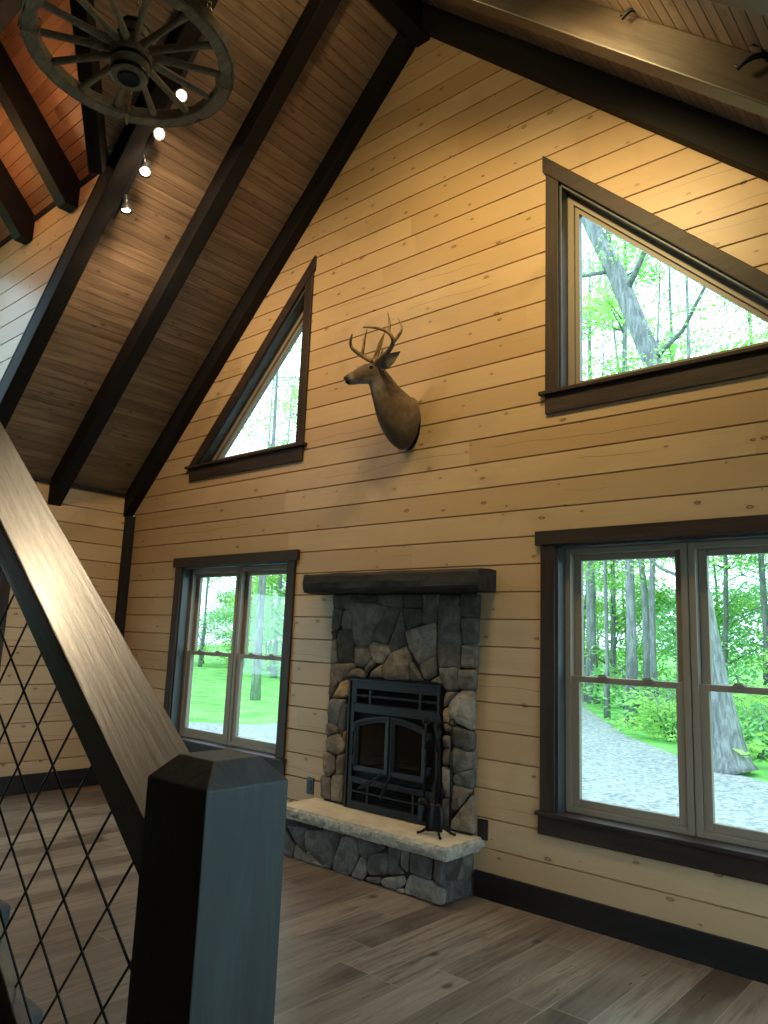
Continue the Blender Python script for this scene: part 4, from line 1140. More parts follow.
# ------------------------------------------------------------------ outlets
def outlet(x, z, label):
    r = empty('wall_outlet', (x, 0, z), label, 'outlet')
    pl = MB().box((-.036, -.007, -.059), (.036, 0, .059)).build('cover_plate', M['black_plastic'], r, bevel=.003)
    for dz in (-.021, .021):
        rc = MB()
        rc.lathe([(.017, 0), (.017, .0025), (.015, .003)], (0, -.007, dz), (0, -1, 0), 20)
        for dx, hh in ((-.006, .005), (.006, .0035)): rc.box((dx-.0012, -.0108, dz+.001-hh), (dx+.0012, -.0098, dz+.001+hh))
        rc.build('socket', M['black_plastic'], r)
    MB().lathe([(.003, 0), (.003, .001)], (0, -.007, 0), (0, -1, 0), 10).build('screw', M['iron'], r)
outlet(.706, .378, 'black wall outlet on the pine boards by the tool end of the hearth')
outlet(-.80, .405, 'black wall outlet on the pine boards between small window and hearth')

# ------------------------------------------------------------------ deer mount
dm = empty('deer_mount', (.02, 0, 3.03), 'mounted whitetail deer head with antlers on the tall pine wall', 'deer mount')
def deer():
    # rings along the spine: centre, half height, half width, colour key
    R = [((.020, -.002, 3.020), .196, .116), ((.018, -.035, 3.022), .208, .128), ((.010, -.080, 3.035), .200, .130), ((-.002, -.120, 3.070), .170, .120),
         ((-.016, -.162, 3.125), .148, .108), ((-.028, -.200, 3.180), .124, .094), ((-.038, -.238, 3.232), .106, .083), ((-.042, -.272, 3.278), .094, .073),
         ((-.050, -.305, 3.308), .086, .066), ((-.068, -.335, 3.320), .082, .065), ((-.096, -.362, 3.312), .073, .057), ((-.124, -.387, 3.296), .060, .046),
         ((-.150, -.410, 3.282), .049, .039), ((-.172, -.430, 3.271), .043, .036), ((-.190, -.447, 3.263), .037, .032), ((-.202, -.458, 3.258), .020, .018)]
    seg = 28
    vs = []; fs = []; cols = []
    n = len(R)
    cs = [Vector(r[0]) for r in R]
    latp = None
    frames = []
    for i in range(n):
        t = (cs[min(i+1, n-1)]-cs[max(i-1, 0)]).normalized()
        if i == 0: t = Vector((0, -1, 0))
        if i == 1: t = Vector((-.1, -1, .1)).normalized()
        if i == 2: t = Vector((-.15, -.9, .35)).normalized()
        lat = t.cross(Vector((0, 0, 1))).normalized()          # points to the animal's side seen by the door
        up = lat.cross(t).normalized()
        frames.append((t, lat, up))
    for i, (c, hh, hw) in enumerate(R):
        t, lat, up = frames[i]
        for k in range(seg):
            th = 2*math.pi*k/seg
            su, sl = math.sin(th), math.cos(th)
            w = hw*(1-.18*max(0, -su)**2 if i > 4 else 1+.10*max(0, -su)*(1-abs(su)))
            p = Vector(c)+up*(hh*su)+lat*(w*sl)
            if i == 0: p.y = -.001
            if 1 <= i <= 4:
                # brisket fold and shoulder muscles
                p += lat*(.010*math.sin(3*th)*sl)+up*(.008*math.sin(2*th+i))
            vs.append(p)
    for i in range(n-1):
        for k in range(seg): fs.append((i*seg+k, i*seg+(k+1) % seg, (i+1)*seg+(k+1) % seg, (i+1)*seg+k))
    fs.append(tuple(range(seg))); fs.append(tuple(range(n*seg-1, (n-1)*seg-1, -1)))
    body = (.150, .098, .060); dark = (.060, .045, .035); white = (.34, .32, .28); grey = (.105, .074, .050); black = (.015, .012, .010)
    m = MB()
    L = lambda a, b, q: tuple(a[j]+(b[j]-a[j])*q for j in range(3))
    vsum = len(vs)
    m.v = [tuple(v) for v in vs]
    def vcol(vi):
        i, k = divmod(vi, seg)
        su = math.sin(2*math.pi*k/seg)
        c = body
        if i <= 4:
            c = L(body, dark, max(0, -su)*.8)
            if i <= 1: c = L(c, dark, .3)
        elif i <= 8:
            c = L(body, dark, .15+.25*max(0, su))
            w_ = {5: .0, 6: .35, 7: .8, 8: .6}[i]
            c = L(c, white, w_*max(0, min(1, (-su-.05)*1.3)))
        elif i <= 12:
            c = L(body, grey, .5+.5*max(0, su))
            c = L(c, white, .75*max(0, min(1, (-su-.45)*3)))
        elif i == 13: c = L(grey, white, .65 if su < .3 else .2)
        else: c = black
        return c
    for f in fs:
        m.f.append(tuple(f)); m.sm.append(True); m.col.append([vcol(x) for x in f]); m.m.append(0)
    o = m.build('body', M['fur'], subsurf=1)
    relink_local(o, dm)
    t, lat, up = frames[9]
    # eyes with pale rings
    for s_ in (1, -1):
        ec = Vector((-.074, -.340, 3.343))+lat*(s_*.054)
        ring = MB(); ring.torus(ec-lat*(s_*.004), .0145, .0055, lat*s_+t*.35, 14, 6, stretch=(t, 1.4)); e0 = ring.build('eyelid', plain_white); relink_local(e0, dm)
        eb = MB(); eb.ball(ec-lat*(s_*.004), .0155, 12, 8); relink_local(eb.build('eye', M['eye']), dm)
    # nose
    tn, ln, un = frames[14]
    nb = MB(); nc = Vector((-.194, -.451, 3.276))
    nb.ball(nc, (.022, .022, .017), 14, 8)
    relink_local(nb.build('nose', M['nose']), dm)
    mo = MB(); mo.tube([Vector((-.145, -.405, 3.262))+lat*.040, Vector((-.172, -.432, 3.252))+lat*.033, Vector((-.198, -.455, 3.247)), Vector((-.172, -.432, 3.252))-lat*.033], [.002, .004, .004, .002], 6)
    relink_local(mo.build('mouth', M['nose']), dm)
    # ears: cupped leaves
    def ear(base, tip, face, nm='ear'):
        base = Vector(base); tip = Vector(tip); ax = (tip-base); Ln = ax.length; ax.normalize()
        face = Vector(face); side = ax.cross(face).normalized(); face = side.cross(ax).normalized()
        vs = []; fs = []; N = 9; W = 7
        for lay in (0, 1):
            for i in range(N):
                q = i/(N-1)
                wd = .043*math.sin(math.pi*min(1, .16+q*.84)**.8)+.004
                for j in range(W):
                    u = (j-(W-1)/2)/((W-1)/2)
                    cup = .020*(u*u)*(1-.5*q)
                    vs.append(base+ax*(Ln*q)+side*(wd*u)+face*(cup-.004*lay+.012*math.sin(q*2.2)*-.6))
        for lay in (0, 1):
            b0 = lay*N*W
            for i in range(N-1):
                for j in range(W-1):
                    f = (b0+i*W+j, b0+i*W+j+1, b0+(i+1)*W+j+1, b0+(i+1)*W+j)
                    fs.append(f if lay else tuple(reversed(f)))
        for i in range(N-1):
            for j in (0, W-1):
                fs.append((i*W+j, (i+1)*W+j, N*W+(i+1)*W+j, N*W+i*W+j))
        mm = MB(); nf = (N-1)*(W-1)
        mm.v = [tuple(v) for v in vs]
        for q, f in enumerate(fs):
            mm.f.append(f); mm.sm.append(True); mm.m.append(0)
            mm.col.append((.17, .14, .115) if q < nf else (.075, .052, .038))
        relink_local(mm.build(nm, M['fur'], subsurf=1), dm)
    ear((.012, -.335, 3.350), (.178, -.318, 3.428), (.35, -.80, -.25))
    ear((-.050, -.262, 3.365), (.030, -.195, 3.450), (-.75, -.5, .1))
    # antlers
    def antler(beam, tines, nm):
        mm = MB()
        def sm(pts):
            pts = [Vector(p) for p in pts]
            for _ in range(2):
                q = [pts[0]]
                for a, b in zip(pts[:-1], pts[1:]): q += [a*.75+b*.25, a*.25+b*.75]
                q.append(pts[-1]); pts = q
            return pts
        b = sm(beam); n_ = len(b)
        mm.tube(b, [max(.0045, .0205*(1-.75*(i/(n_-1))**1.1)) for i in range(n_)], 10)
        mm.torus(b[1], .021, .007, b[2]-b[0], 12, 6)
        for t_ in tines:
            q = sm(t_); k = len(q)
            mm.tube(q, [max(.0025, .0140*(1-.84*i/(k-1))) for i in range(k)], 8)
        relink_local(mm.build(nm, M['antler']), dm)
    antler(ANT_NEAR, TIN_NEAR, 'antler'); antler(ANT_FAR, TIN_FAR, 'antler')
plain_white = plain_mat('pale eyelid fur', (.20, .165, .125), .85)
deer()
# backing board
bk = MB(); bk.prism([(.02+.105*math.cos(a*math.pi/16), 3.01+.185*math.sin(a*math.pi/16)) for a in range(32)], 1, -.006, 0)
relink_local(bk.build('backing_board', M['dark_z']), dm)
# ------------------------------------------------------------------ wagon wheel chandelier
WC = Vector((.03, -2.37, 4.415))
wr = empty('wagon_wheel_chandelier', WC, 'old grey wagon wheel hung flat on chains below the peak of the ceiling', 'chandelier')
Wt = M['wheel']
NS = 14
# felloes: the rim is one ring of seven curved pieces with an iron tyre
rim = MB()
seg = 84
ro, ri, zb, zt = .512, .448, -.032, .034
vs = []; fs = []
for i in range(seg):
    th = 2*math.pi*i/seg; c, s_ = math.cos(th), math.sin(th)
    j = .0015*math.sin(i*2.7)
    gap = .006 if i % 12 == 0 else 0
    for r, z in ((ri+.006, zb), (ro, zb), (ro, zt), (ri+.006, zt), (ri, zt-.010), (ri, zb+.010)):
        vs.append(((r-gap)*c if r > .5 else (r+gap)*c, (r-gap)*s_ if r > .5 else (r+gap)*s_, z+j+(gap if z < 0 else -gap)))
for i in range(seg):
    for k in range(6): fs.append((i*6+k, i*6+(k+1) % 6, ((i+1) % seg)*6+(k+1) % 6, ((i+1) % seg)*6+k))
rim.add(vs, fs)
rim.build('rim', Wt, wr)
ty = MB(); vs = []; fs = []
for i in range(seg):
    th = 2*math.pi*i/seg; c, s_ = math.cos(th), math.sin(th)
    for r, z in ((.513, -.030), (.524, -.030), (.524, .032), (.513, .032)): vs.append((r*c, r*s_, z))
for i in range(seg):
    for k in range(4): fs.append((i*4+k, i*4+(k+1) % 4, ((i+1) % seg)*4+(k+1) % 4, ((i+1) % seg)*4+k))
ty.add(vs, fs); ty.build('iron_tyre', plain_mat('rusted tyre iron', (.13, .105, .075), .6, .5, .5, .4, 30, .3), wr)
hub = MB()
hub.lathe([(.052, -.140), (.080, -.148), (.092, -.140), (.094, -.100), (.100, -.090), (.104, -.040), (.106, -.015), (.104, .030), (.098, .045), (.086, .075), (.080, .120), (.074, .160), (.060, .168), (.040, .168)], (0, 0, 0), seg=40)
ho = hub.build('hub', Wt, wr)
ib = MB()
for h, r in ((-.125, .0960), (-.060, .1050), (.060, .0960), (.140, .080)):
    ib.lathe([(r-.006, h-.011), (r, h-.010), (r, h+.010), (r-.006, h+.011)], (0, 0, 0), seg=40)
ib.build('hub_band', M['iron'], ho)
bo = MB(); bo.lathe([(.056, -.1465), (.056, -.152), (.048, -.155), (.040, -.150), (.036, -.135)], (0, 0, 0), seg=32)
bo.build('hub_bore', M['insert_dark'], ho)
for k in range(NS):
    th = math.radians(5.5)+2*math.pi*k/NS
    c, s_ = math.cos(th), math.sin(th)
    sp = MB(); n = 9
    pts = []; vs = []; fs = []
    for i in range(n):
        q = i/(n-1); r = .085+(.452-.085)*q
        w = .0205-.006*math.sin(math.pi*min(1, q*1.1)) ; h = .026-.008*q
        z = .008-.006*q
        for a in range(10):
            ph = 2*math.pi*a/10
            u = math.cos(ph)*w; v = math.sin(ph)*h
            vs.append((c*r-s_*u, s_*r+c*u, z+v))
    for i in range(n-1):
        for a in range(10): fs.append((i*10+a, i*10+(a+1) % 10, (i+1)*10+(a+1) % 10, (i+1)*10+a))
    fs += [tuple(range(9, -1, -1)), tuple(range((n-1)*10, n*10))]
    sp.add(vs, fs, True); sp.build('spoke', Wt, wr)
def chain(p0, p1, mb, link_l=.034, r=.0032):
    p0 = Vector(p0); p1 = Vector(p1); d = p1-p0; L = d.length; d.normalize()
    a = d.cross(Vector((.3, .2, 1)) if abs(d.z) < .9 else Vector((1, 0, 0))).normalized(); b = d.cross(a)
    n = int(L/(link_l*.78))
    for i in range(n):
        nn = (a+b*.3 if i % 2 else b-a*.3).normalized()
        mb.torus(p0+d*((i+.5)*link_l*.78), link_l*.30, r, nn, 10, 5, stretch=(d, 1.55))
for az in (62, 152, 242, 332):
    c, s_ = math.cos(math.radians(az)), math.sin(math.radians(az))
    cm = MB()
    # a loop of chain round the rim, then up to the ridge
    loop = [(.436, .040), (.436, -.040), (.480, -.046), (.526, -.040), (.526, .042), (.480, .052)]
    for i in range(len(loop)):
        (r0, z0), (r1, z1) = loop[i], loop[(i+1) % len(loop)]
        chain((c*r0, s_*r0, z0), (c*r1, s_*r1, z1), cm, .024, .0028)
    chain((c*.47, s_*.47, .055), (c*.03, s_*.03, 1.60), cm, .044, .0038)
    cm.build('chain', M['chain'], wr)
hk = MB(); hk.lathe([(.012, 1.58), (.05, 1.60), (.055, 1.70), (.055, 1.716)], (0, 0, 0), seg=24); hk.torus((0, 0, 1.585), .035, .007, (1, 0, 0), 16, 8)
hk.build('ceiling_hook', M['iron'], wr)

# ------------------------------------------------------------------ spotlight row on the rafter beside the dormer
SY = -1.505
def raf_bottom(x): return roof(x)-RAF
tk = MB()
a = Vector((-.62, -1.520, raf_bottom(-.62)+.030)); b = Vector((-1.72, -1.520, raf_bottom(-1.72)+.030))
d = (b-a).normalized(); up = Vector((-RS*-1*-1, 0, 1)).normalized()
tb = MB().box((0, -.017, -.016), ((b-a).length, .017, .016)).build('light_track', M['black_plastic'], None, bevel=.003)
ax = Vector((d.x, d.y, d.z)); uu = Vector((d.z, 0, -d.x)).normalized(); 
if uu.z < 0: uu = -uu
yy = uu.cross(ax)
tb.matrix_world = Matrix(((ax.x, yy.x, uu.x, a.x), (ax.y, yy.y, uu.y, a.y), (ax.z, yy.z, uu.z, a.z), (0, 0, 0, 1)))
props(tb, 'black light track along the side of the rafter by the dormer', 'light track')
def spot(x, y, z, aim, label, power, lit):
    r = empty('spotlight', (x, y, z), label, 'spotlight', 'spotlights on the rafter track')
    A = Vector(aim).normalized()
    top = Vector((0, -1.520-y, raf_bottom(x)+.014-z))
    r_stem = MB().tube([top, top*.5+Vector((0, 0, -.0)), -A*.02], [.007, .007, .007], 8)
    r_stem.build('stem', M['black_plastic'], r)
    h = MB().lathe([(.012, -.075), (.026, -.070), (.027, -.010), (.024, .0), (.031, .012), (.044, .050), (.046, .062), (.043, .062), (.036, .030)], (0, 0, 0), A, 24)
    ho = h.build('lamp_head', M['black_plastic'], r)
    bb = MB().lathe([(.024, .028), (.033, .045), (.033, .052), (.026, .058), (.010, .060)], (0, 0, 0), A, 20)
    bb.build('bulb', M['bulb'] if lit else M['bulb_soft'], r)
    ld = bpy.data.lights.new('spot_lamp', 'SPOT'); ld.energy = power; ld.color = (1, .74, .43); ld.shadow_soft_size = .04; ld.spot_size = math.radians(142); ld.spot_blend = .6
    lo = bpy.data.objects.new('spot_lamp', ld); COL.objects.link(lo); lo.parent = r
    lo.location = A*.16; lo.rotation_euler = (-Vector((-.35, .45, -.82))).to_track_quat('Z', 'Y').to_euler()
    return r
spot(-.930, -1.490, 5.215, (.55, -.55, -.62), 'lit spotlight seen through the spokes of the wagon wheel', SPOT_W, True)
spot(-1.185, -1.490, 5.035, (.60, -.50, -.62), 'lit spotlight glaring just under the rim of the wagon wheel', SPOT_W, True)
spot(-1.335, -1.495, 4.820, (.35, -.25, -.90), 'lit spotlight hanging on a bright stem, third along the track from the wheel', SPOT_W, True)
spot(-1.575, -1.495, 4.625, (.05, .10, -1.), 'black spotlight pointing straight down at the lower end of the track', SPOT_W*1.2, False)

# ------------------------------------------------------------------ hook brackets on the brown rafter
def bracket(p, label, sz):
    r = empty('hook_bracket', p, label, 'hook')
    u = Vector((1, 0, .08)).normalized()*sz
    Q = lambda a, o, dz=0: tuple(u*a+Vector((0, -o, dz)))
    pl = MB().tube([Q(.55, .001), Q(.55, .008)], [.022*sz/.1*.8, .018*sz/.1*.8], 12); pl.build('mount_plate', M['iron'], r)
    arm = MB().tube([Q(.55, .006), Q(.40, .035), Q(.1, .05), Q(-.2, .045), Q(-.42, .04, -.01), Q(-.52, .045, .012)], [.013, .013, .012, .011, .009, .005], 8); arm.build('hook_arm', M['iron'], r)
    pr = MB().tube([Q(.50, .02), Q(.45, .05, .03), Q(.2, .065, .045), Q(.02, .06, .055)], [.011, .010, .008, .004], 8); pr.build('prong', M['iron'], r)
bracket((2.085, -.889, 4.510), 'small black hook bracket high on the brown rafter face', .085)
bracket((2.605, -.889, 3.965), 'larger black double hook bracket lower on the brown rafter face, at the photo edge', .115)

# ------------------------------------------------------------------ newel, handrail, wire mesh, stairs
NX0, NX1, NY0, NY1, NZ = 2.03, 2.22, -3.166, -2.976, 1.195
cc = .040
nb = MB()
q = [(NX0, NY0), (NX1, NY0), (NX1, NY1), (NX0, NY1)]
q2 = [(NX0+cc, NY0+cc), (NX1-cc, NY0+cc), (NX1-cc, NY1-cc), (NX0+cc, NY1-cc)]
vs = [(*p, 0) for p in q]+[(*p, NZ) for p in q]+[(*p, NZ+.043) for p in q2]
fs = [(3, 2, 1, 0), (8, 9, 10, 11)]+[(i, (i+1) % 4, 4+(i+1) % 4, 4+i) for i in range(4)]+[(4+i, 4+(i+1) % 4, 8+(i+1) % 4, 8+i) for i in range(4)]
nb.add(vs, fs)
o = nb.build('newel_post', M['post'], bevel=.0035, seg=2, org=(2.125, -3.071, 0))
props(o, 'thick black newel post with a chamfered top, in the foreground on the floor', 'post')
# handrail
TT = .7536
def rz(x): return 1.11+TT*(2.03-x)
d = Vector((-1, 0, TT)).normalized(); up = Vector((TT, 0, 1)).normalized()
xe = -.75
hr = MB()
th = .076; KK = math.sqrt(1+TT*TT)
L = (2.03-xe)*KK
w0, w1 = -3.163, -2.981
off = -th*TT       # plumb cut at the post
vs = []
for yv in (w0, w1): vs += [(0, yv, 0), (L, yv, 0), (L+off, yv, -th), (off, yv, -th)]
hr.add([(a_, b_+3.072, c_) for a_, b_, c_ in vs], [(0, 1, 2, 3), (7, 6, 5, 4), (0, 4, 5, 1), (1, 5, 6, 2), (2, 6, 7, 3), (3, 7, 4, 0)])
o = hr.build('handrail', M['rail'], bevel=.006, seg=3)
ay = up.cross(d)
sgn = ay.y
o.matrix_world = Matrix(((d.x, ay.x, up.x, 2.03), (d.y, ay.y, up.y, -3.072), (d.z, ay.z, up.z, rz(2.03)), (0, 0, 0, 1)))
props(o, 'broad worn timber handrail climbing from the newel post to the photo edge', 'handrail')
# mesh of crossed rods
mr = empty('mesh_panel', (1.4, -3.075, .8), 'black wire mesh of crossed rods filling the stair rail below the handrail', 'mesh panel')
O2 = Vector((1.588, .857)); A2 = Vector((.1055, -.0835)); B2 = Vector((-.0862, -.1115))
def clipline(p, dr):
    """part of the line p+t*dr inside the panel"""
    t0, t1 = -9., 9.
    # half planes: n.x*x + n.z*z <= c
    for nx_, nz_, c_ in ((1, 0, 2.03), (-1, 0, .55), (TT, 1, 1.11+TT*2.03-.092), (-TT, -1, -(.12+TT*2.03))):
        den = nx_*dr.x+nz_*dr.y; num = c_-(nx_*p.x+nz_*p.y)
        if abs(den) < 1e-9:
            if num < 0: return None
            continue
        t = num/den
        if den > 0: t1 = min(t1, t)
        else: t0 = max(t0, t)
    return (t0, t1) if t1-t0 > .02 else None
for base, step, dr, yo in ((O2, B2, A2.normalized(), -.0028), (O2, A2, B2.normalized(), .0028)):
    for i in range(-30, 31):
        p = base+step*i
        c = clipline(p, dr)
        if not c: continue
        e0 = p+dr*c[0]; e1 = p+dr*c[1]
        rb_ = MB().tube([(e0.x-1.4, yo, e0.y-.8), (e1.x-1.4, yo, e1.y-.8)], .0030, 8)
        rb_.build('rod', M['iron'], mr)
fr = MB()
def strip(zoff, h):
    xa, xb = 2.03, -.55
    fr.prism([(xa-1.4, .0+zoff+TT*(2.03-xa)-.8), (xb-1.4, zoff+TT*(2.03-xb)-.8), (xb-1.4, zoff+h+TT*(2.03-xb)-.8), (xa-1.4, zoff+h+TT*(2.03-xa)-.8)], 1, -.02, .02)
strip(.052, .075)
fr.build('bottom_rail', M['stringer'], mr, bevel=.004)
# stairs
st = empty('staircase', (1.6, -3.5, 0), 'dark grey open tread staircase beside the newel post, at the bottom photo corner', 'stairs')
for k in range(1, 9):
    xn = 1.41+.24*(3-k); zt_ = .1807*k
    t = MB().box((xn-.285-1.6, -.46, zt_-.065), (xn-1.6, .50, zt_))
    t.build('tread', M['tread'], st, bevel=.012, seg=3)
def stringer(y0, y1, nm):
    s_ = MB()
    f = lambda x: .627-TT*(x-1.131)
    xa, xb = 1.95, -.45
    s_.prism([(xa-1.6, max(0, f(xa)-.26)), (xa-1.6, f(xa)+.0), (xb-1.6, f(xb)), (xb-1.6, f(xb)-.26), (1.62-1.6, 0.0)], 1, y0, y1)
    s_.build('stringer', M['stringer'], st, bevel=.006)
stringer(.44, .49, 'far'); stringer(-.44, -.39, 'near')

# ------------------------------------------------------------------ outdoors
ZG = -.5
def flat(name, poly, z, mat, label=None):
    m = MB(); m.add([(x, y, z) for x, y in poly], [tuple(range(len(poly)))])
    o = m.build(name, mat); o["kind"] = 'structure'
    return o
gm = MB()
gx, gy = 44, 40
vs = []; fs = []
for i in range(gx+1):
    for j in range(gy+1):
        x = -75+105*i/gx; y = -22+102*j/gy
        vs.append((x, y, ZG+.06*mnoise.noise((x*.15, y*.15, 0))*min(1, max(0, (y-14)/6))+max(0, y-38)*.05))
for i in range(gx):
    for j in range(gy): fs.append((i*(gy+1)+j, (i+1)*(gy+1)+j, (i+1)*(gy+1)+j+1, i*(gy+1)+j+1))
gm.add(vs, fs, True)
gm.build('lawn', M['grass'])["kind"] = 'structure'
far_edge = [(14, 5.5), (4, 7.3), (.2, 9.0), (-.8, 9.75), (-2.1, 10.95), (-4.2, 13.4), (-6.4, 16.8), (-8.7, 20.4), (-11.5, 26.5), (-14, 34)]
near_edge = [(-18, 34), (-16, 26), (-13.6, 19), (-11.8, 14), (-10.4, 10), (-10, 7.2), (-12, 5.2), (-20, 2.6), (-30, .5), (14, .5)]
gv = MB(); P0 = far_edge+near_edge
gv.add([(x, y, ZG+.035) for x, y in P0], [tuple(range(len(P0)))])
o = gv.build('gravel_drive', M['gravel']); o["kind"] = 'structure'

ap = MB()  # unseen pale ground, added to cut green bounce into the room
for q in ([(3.95, .45), (16, .45), (16, -16), (3.95, -16)], [(3.95, -8.3), (3.95, -16), (-3.9, -16), (-3.9, -8.3)], [(-3.9, -.6), (-3.9, -16), (-9, -16), (-9, -.6)]):
    ap.add([(x, y, ZG+.03) for x, y in q], [tuple(range(4))])
ap.build('bounce_apron', M['gravel'])["kind"] = 'structure'

def leaves(mb, centers, per, size, rad, flat_=.45, rng=None):
    for c in centers:
        for _ in range(per):
            while True:
                p = Vector((rng.uniform(-1, 1), rng.uniform(-1, 1), rng.uniform(-1, 1)))
                if p.length < 1: break
            p = Vector((p.x*rad, p.y*rad, p.z*rad*flat_))+Vector(c)
            n = Vector((rng.uniform(-.8, .8), rng.uniform(-.8, .8), 1)).normalized()
            a = n.cross(Vector((math.cos(rng.random()*6.3), math.sin(rng.random()*6.3), .1))).normalized(); b = n.cross(a)
            s_ = size*rng.uniform(.6, 1.25)
            q = [p-a*s_*.9, p+b*s_*.42-a*s_*.15-n*s_*.08, p+a*s_*.9-n*s_*.12, p-b*s_*.42-a*s_*.15-n*s_*.08]
            mb.add(q, [(0, 1, 2, 3)])
def tree(name, loc, trunk, radii, branches, leaf_c, per, lsize, lrad, mat, label, cat='tree', group=None, seed=1, fl=.45):
    rng = random.Random(seed)
    r = empty(name, loc, label, cat, group)
    t = MB()
    t.tube(trunk, radii, 12)
    for b, br in branches: t.tube(b, br, 7)
    t.build('trunk', M['bark'], r)
    if leaf_c:
        f = MB(); leaves(f, leaf_c, per, lsize, lrad, fl, rng)
        f.build('foliage', mat, r)
    return r
def random_tree(name, loc, H, r0, crown0, crad, ncl, per, lsize, lrad, mat, label, seed, lean=(0, 0), group=None, nb=14):
    r0 *= .8
    rng = random.Random(seed)
    tr_ = []; n = 9
    for i in range(n):
        q = i/(n-1)
        tr_.append((lean[0]*q*q+rng.uniform(-.06, .06)*(q > 0), lean[1]*q*q+rng.uniform(-.06, .06)*(q > 0), H*q))
    rad = [r0*(1.5 if i == 0 else 1)*(1-.85*(i/(n-1))**1.2) for i in range(n)]
    brs = []; tips = []
    for k in range(nb):
        q = rng.uniform(crown0/H, .97); i = min(n-2, int(q*(n-1))); f = q*(n-1)-i
        p = Vector(tr_[i]).lerp(Vector(tr_[i+1]), f)
        az = rng.random()*6.283; ln = crad*(1.05-.65*q)*rng.uniform(.6, 1.1)
        e = p+Vector((math.cos(az)*ln, math.sin(az)*ln, ln*rng.uniform(.15, .6)))
        mpt = p.lerp(e, .5)+Vector((0, 0, ln*.06))
        w = max(.012, r0*.32*(1-q*.6))
        brs.append(([p, mpt, e], [w, w*.65, w*.25])); tips += [(mpt, e)]
    cl = []
    for k in range(ncl):
        a, b = tips[k % len(tips)]
        p = a.lerp(b, rng.uniform(.1, 1.15))+Vector((rng.gauss(0, .32), rng.gauss(0, .32), rng.gauss(0, .25)))
        cl.append(p)
    return tree(name, loc, tr_, rad, brs, cl, per, lsize, lrad, mat, label, 'tree', group, seed)

# the big leaning trunk at the edge of the gravel
bt = [(0, 0, 0), (-.03, 0, .12), (-.09, 0, .45), (-.17, 0, .95), (-.28, 0, 1.55), (-.47, .0, 2.95), (-.62, .0, 3.9), (-.76, 0, 4.8), (-.98, .05, 6.2), (-1.15, .1, 7.55), (-1.95, .15, 9.8), (-2.5, .2, 11.1), (-3.3, .3, 13.2), (-3.7, .3, 15.)]
br_ = [.47, .41, .36, .32, .30, .27, .25, .235, .22, .205, .19, .17, .13, .05]
Bb = [([(-1.75, .14, 9.3), (-1.2, -.2, 9.9), (-.3, -.5, 10.4), (.9, -.8, 11.4)], [.07, .055, .04, .012]),
      ([(-1.2, .1, 7.7), (-.4, -.5, 7.9), (.35, -.9, 8.8), (1.2, -1.2, 9.2)], [.055, .04, .03, .01]),
      ([(-2.2, .15, 10.4), (-2.0, .2, 11.4), (-1.6, .3, 12.6)], [.09, .06, .03]),
      ([(-2.0, .15, 9.9), (-2.9, -.3, 9.8), (-3.8, -.6, 10.3)], [.05, .035, .012]),
      ([(-.45, 0, 4.2), (.3, -.4, 4.5), (1.1, -.6, 4.3), (1.7, -.8, 4.7)], [.05, .04, .025, .01]),
      ([(-.36, 0, 3.2), (-1.0, -.3, 3.5), (-1.7, -.5, 4.2)], [.045, .03, .01])]
rg = random.Random(11)
lc = []
for b, _ in Bb:
    for p in b[1:]:
        for k in range(3): lc.append(Vector(p)+Vector((rg.gauss(0, .45), rg.gauss(0, .4), rg.gauss(0, .3))))
tree('leaning_tree', (-.87, 9.93, ZG), bt, br_, Bb, lc, 60, .062, .60, M['leaf'], 'big grey leaning tree with a flared foot at the edge of the gravel drive', seed=5)
# trunks of the wood beyond the drive
L1_ = 'pale grey trunk standing %s, seen through the large double window'
random_tree('woodland_tree', (-5.54, 16.94, ZG), 17, .19, 5.5, 3.2, 75, 30, .12, .7, M['leaf'], 'thick grey tree trunk behind the middle of the large double window\'s first pane', 21)
random_tree('woodland_tree', (-5.15, 17.6, ZG), 15, .12, 5, 2.8, 55, 30, .12, .7, M['leaf2'], 'slimmer grey trunk right beside the thick one beyond the grass verge', 22, (.5, 0))
random_tree('woodland_tree', (-6.62, 17.65, ZG), 13, .085, 3.5, 2.6, 60, 30, .11, .65, M['leaf'], 'thin pale trunk at the bend of the gravel drive', 23)
random_tree('woodland_tree', (-9.48, 22.6, ZG), 18, .25, 6, 3.4, 75, 30, .13, .8, M['leaf2'], 'stout grey trunk farthest along the gravel drive', 24)
random_tree('woodland_tree', (-6.85, 21.3, ZG), 16, .17, 6, 3.0, 65, 30, .13, .8, M['leaf'], 'leaning brownish trunk behind the grass verge near the window mullion', 25, (-1.4, 0))
random_tree('woodland_tree', (-3.40, 16.0, ZG), 18, .11, 6, 2.6, 70, 28, .12, .65, M['leaf'], 'slender straight trunk behind the leaning tree in the large triangular window', 26)
random_tree('woodland_tree', (-15.53, 11.6, ZG), 14, .15, 3.6, 2.8, 70, 30, .10, .65, M['leaf'], 'pale trunk on the lawn seen through the small double window', 27)
random_tree('woodland_tree', (-18.8, 14.2, ZG), 15, .085, 6.0, 2.0, 34, 26, .11, .6, M['leaf2'], 'thin trunk on the lawn rising into the small triangular window', 28)
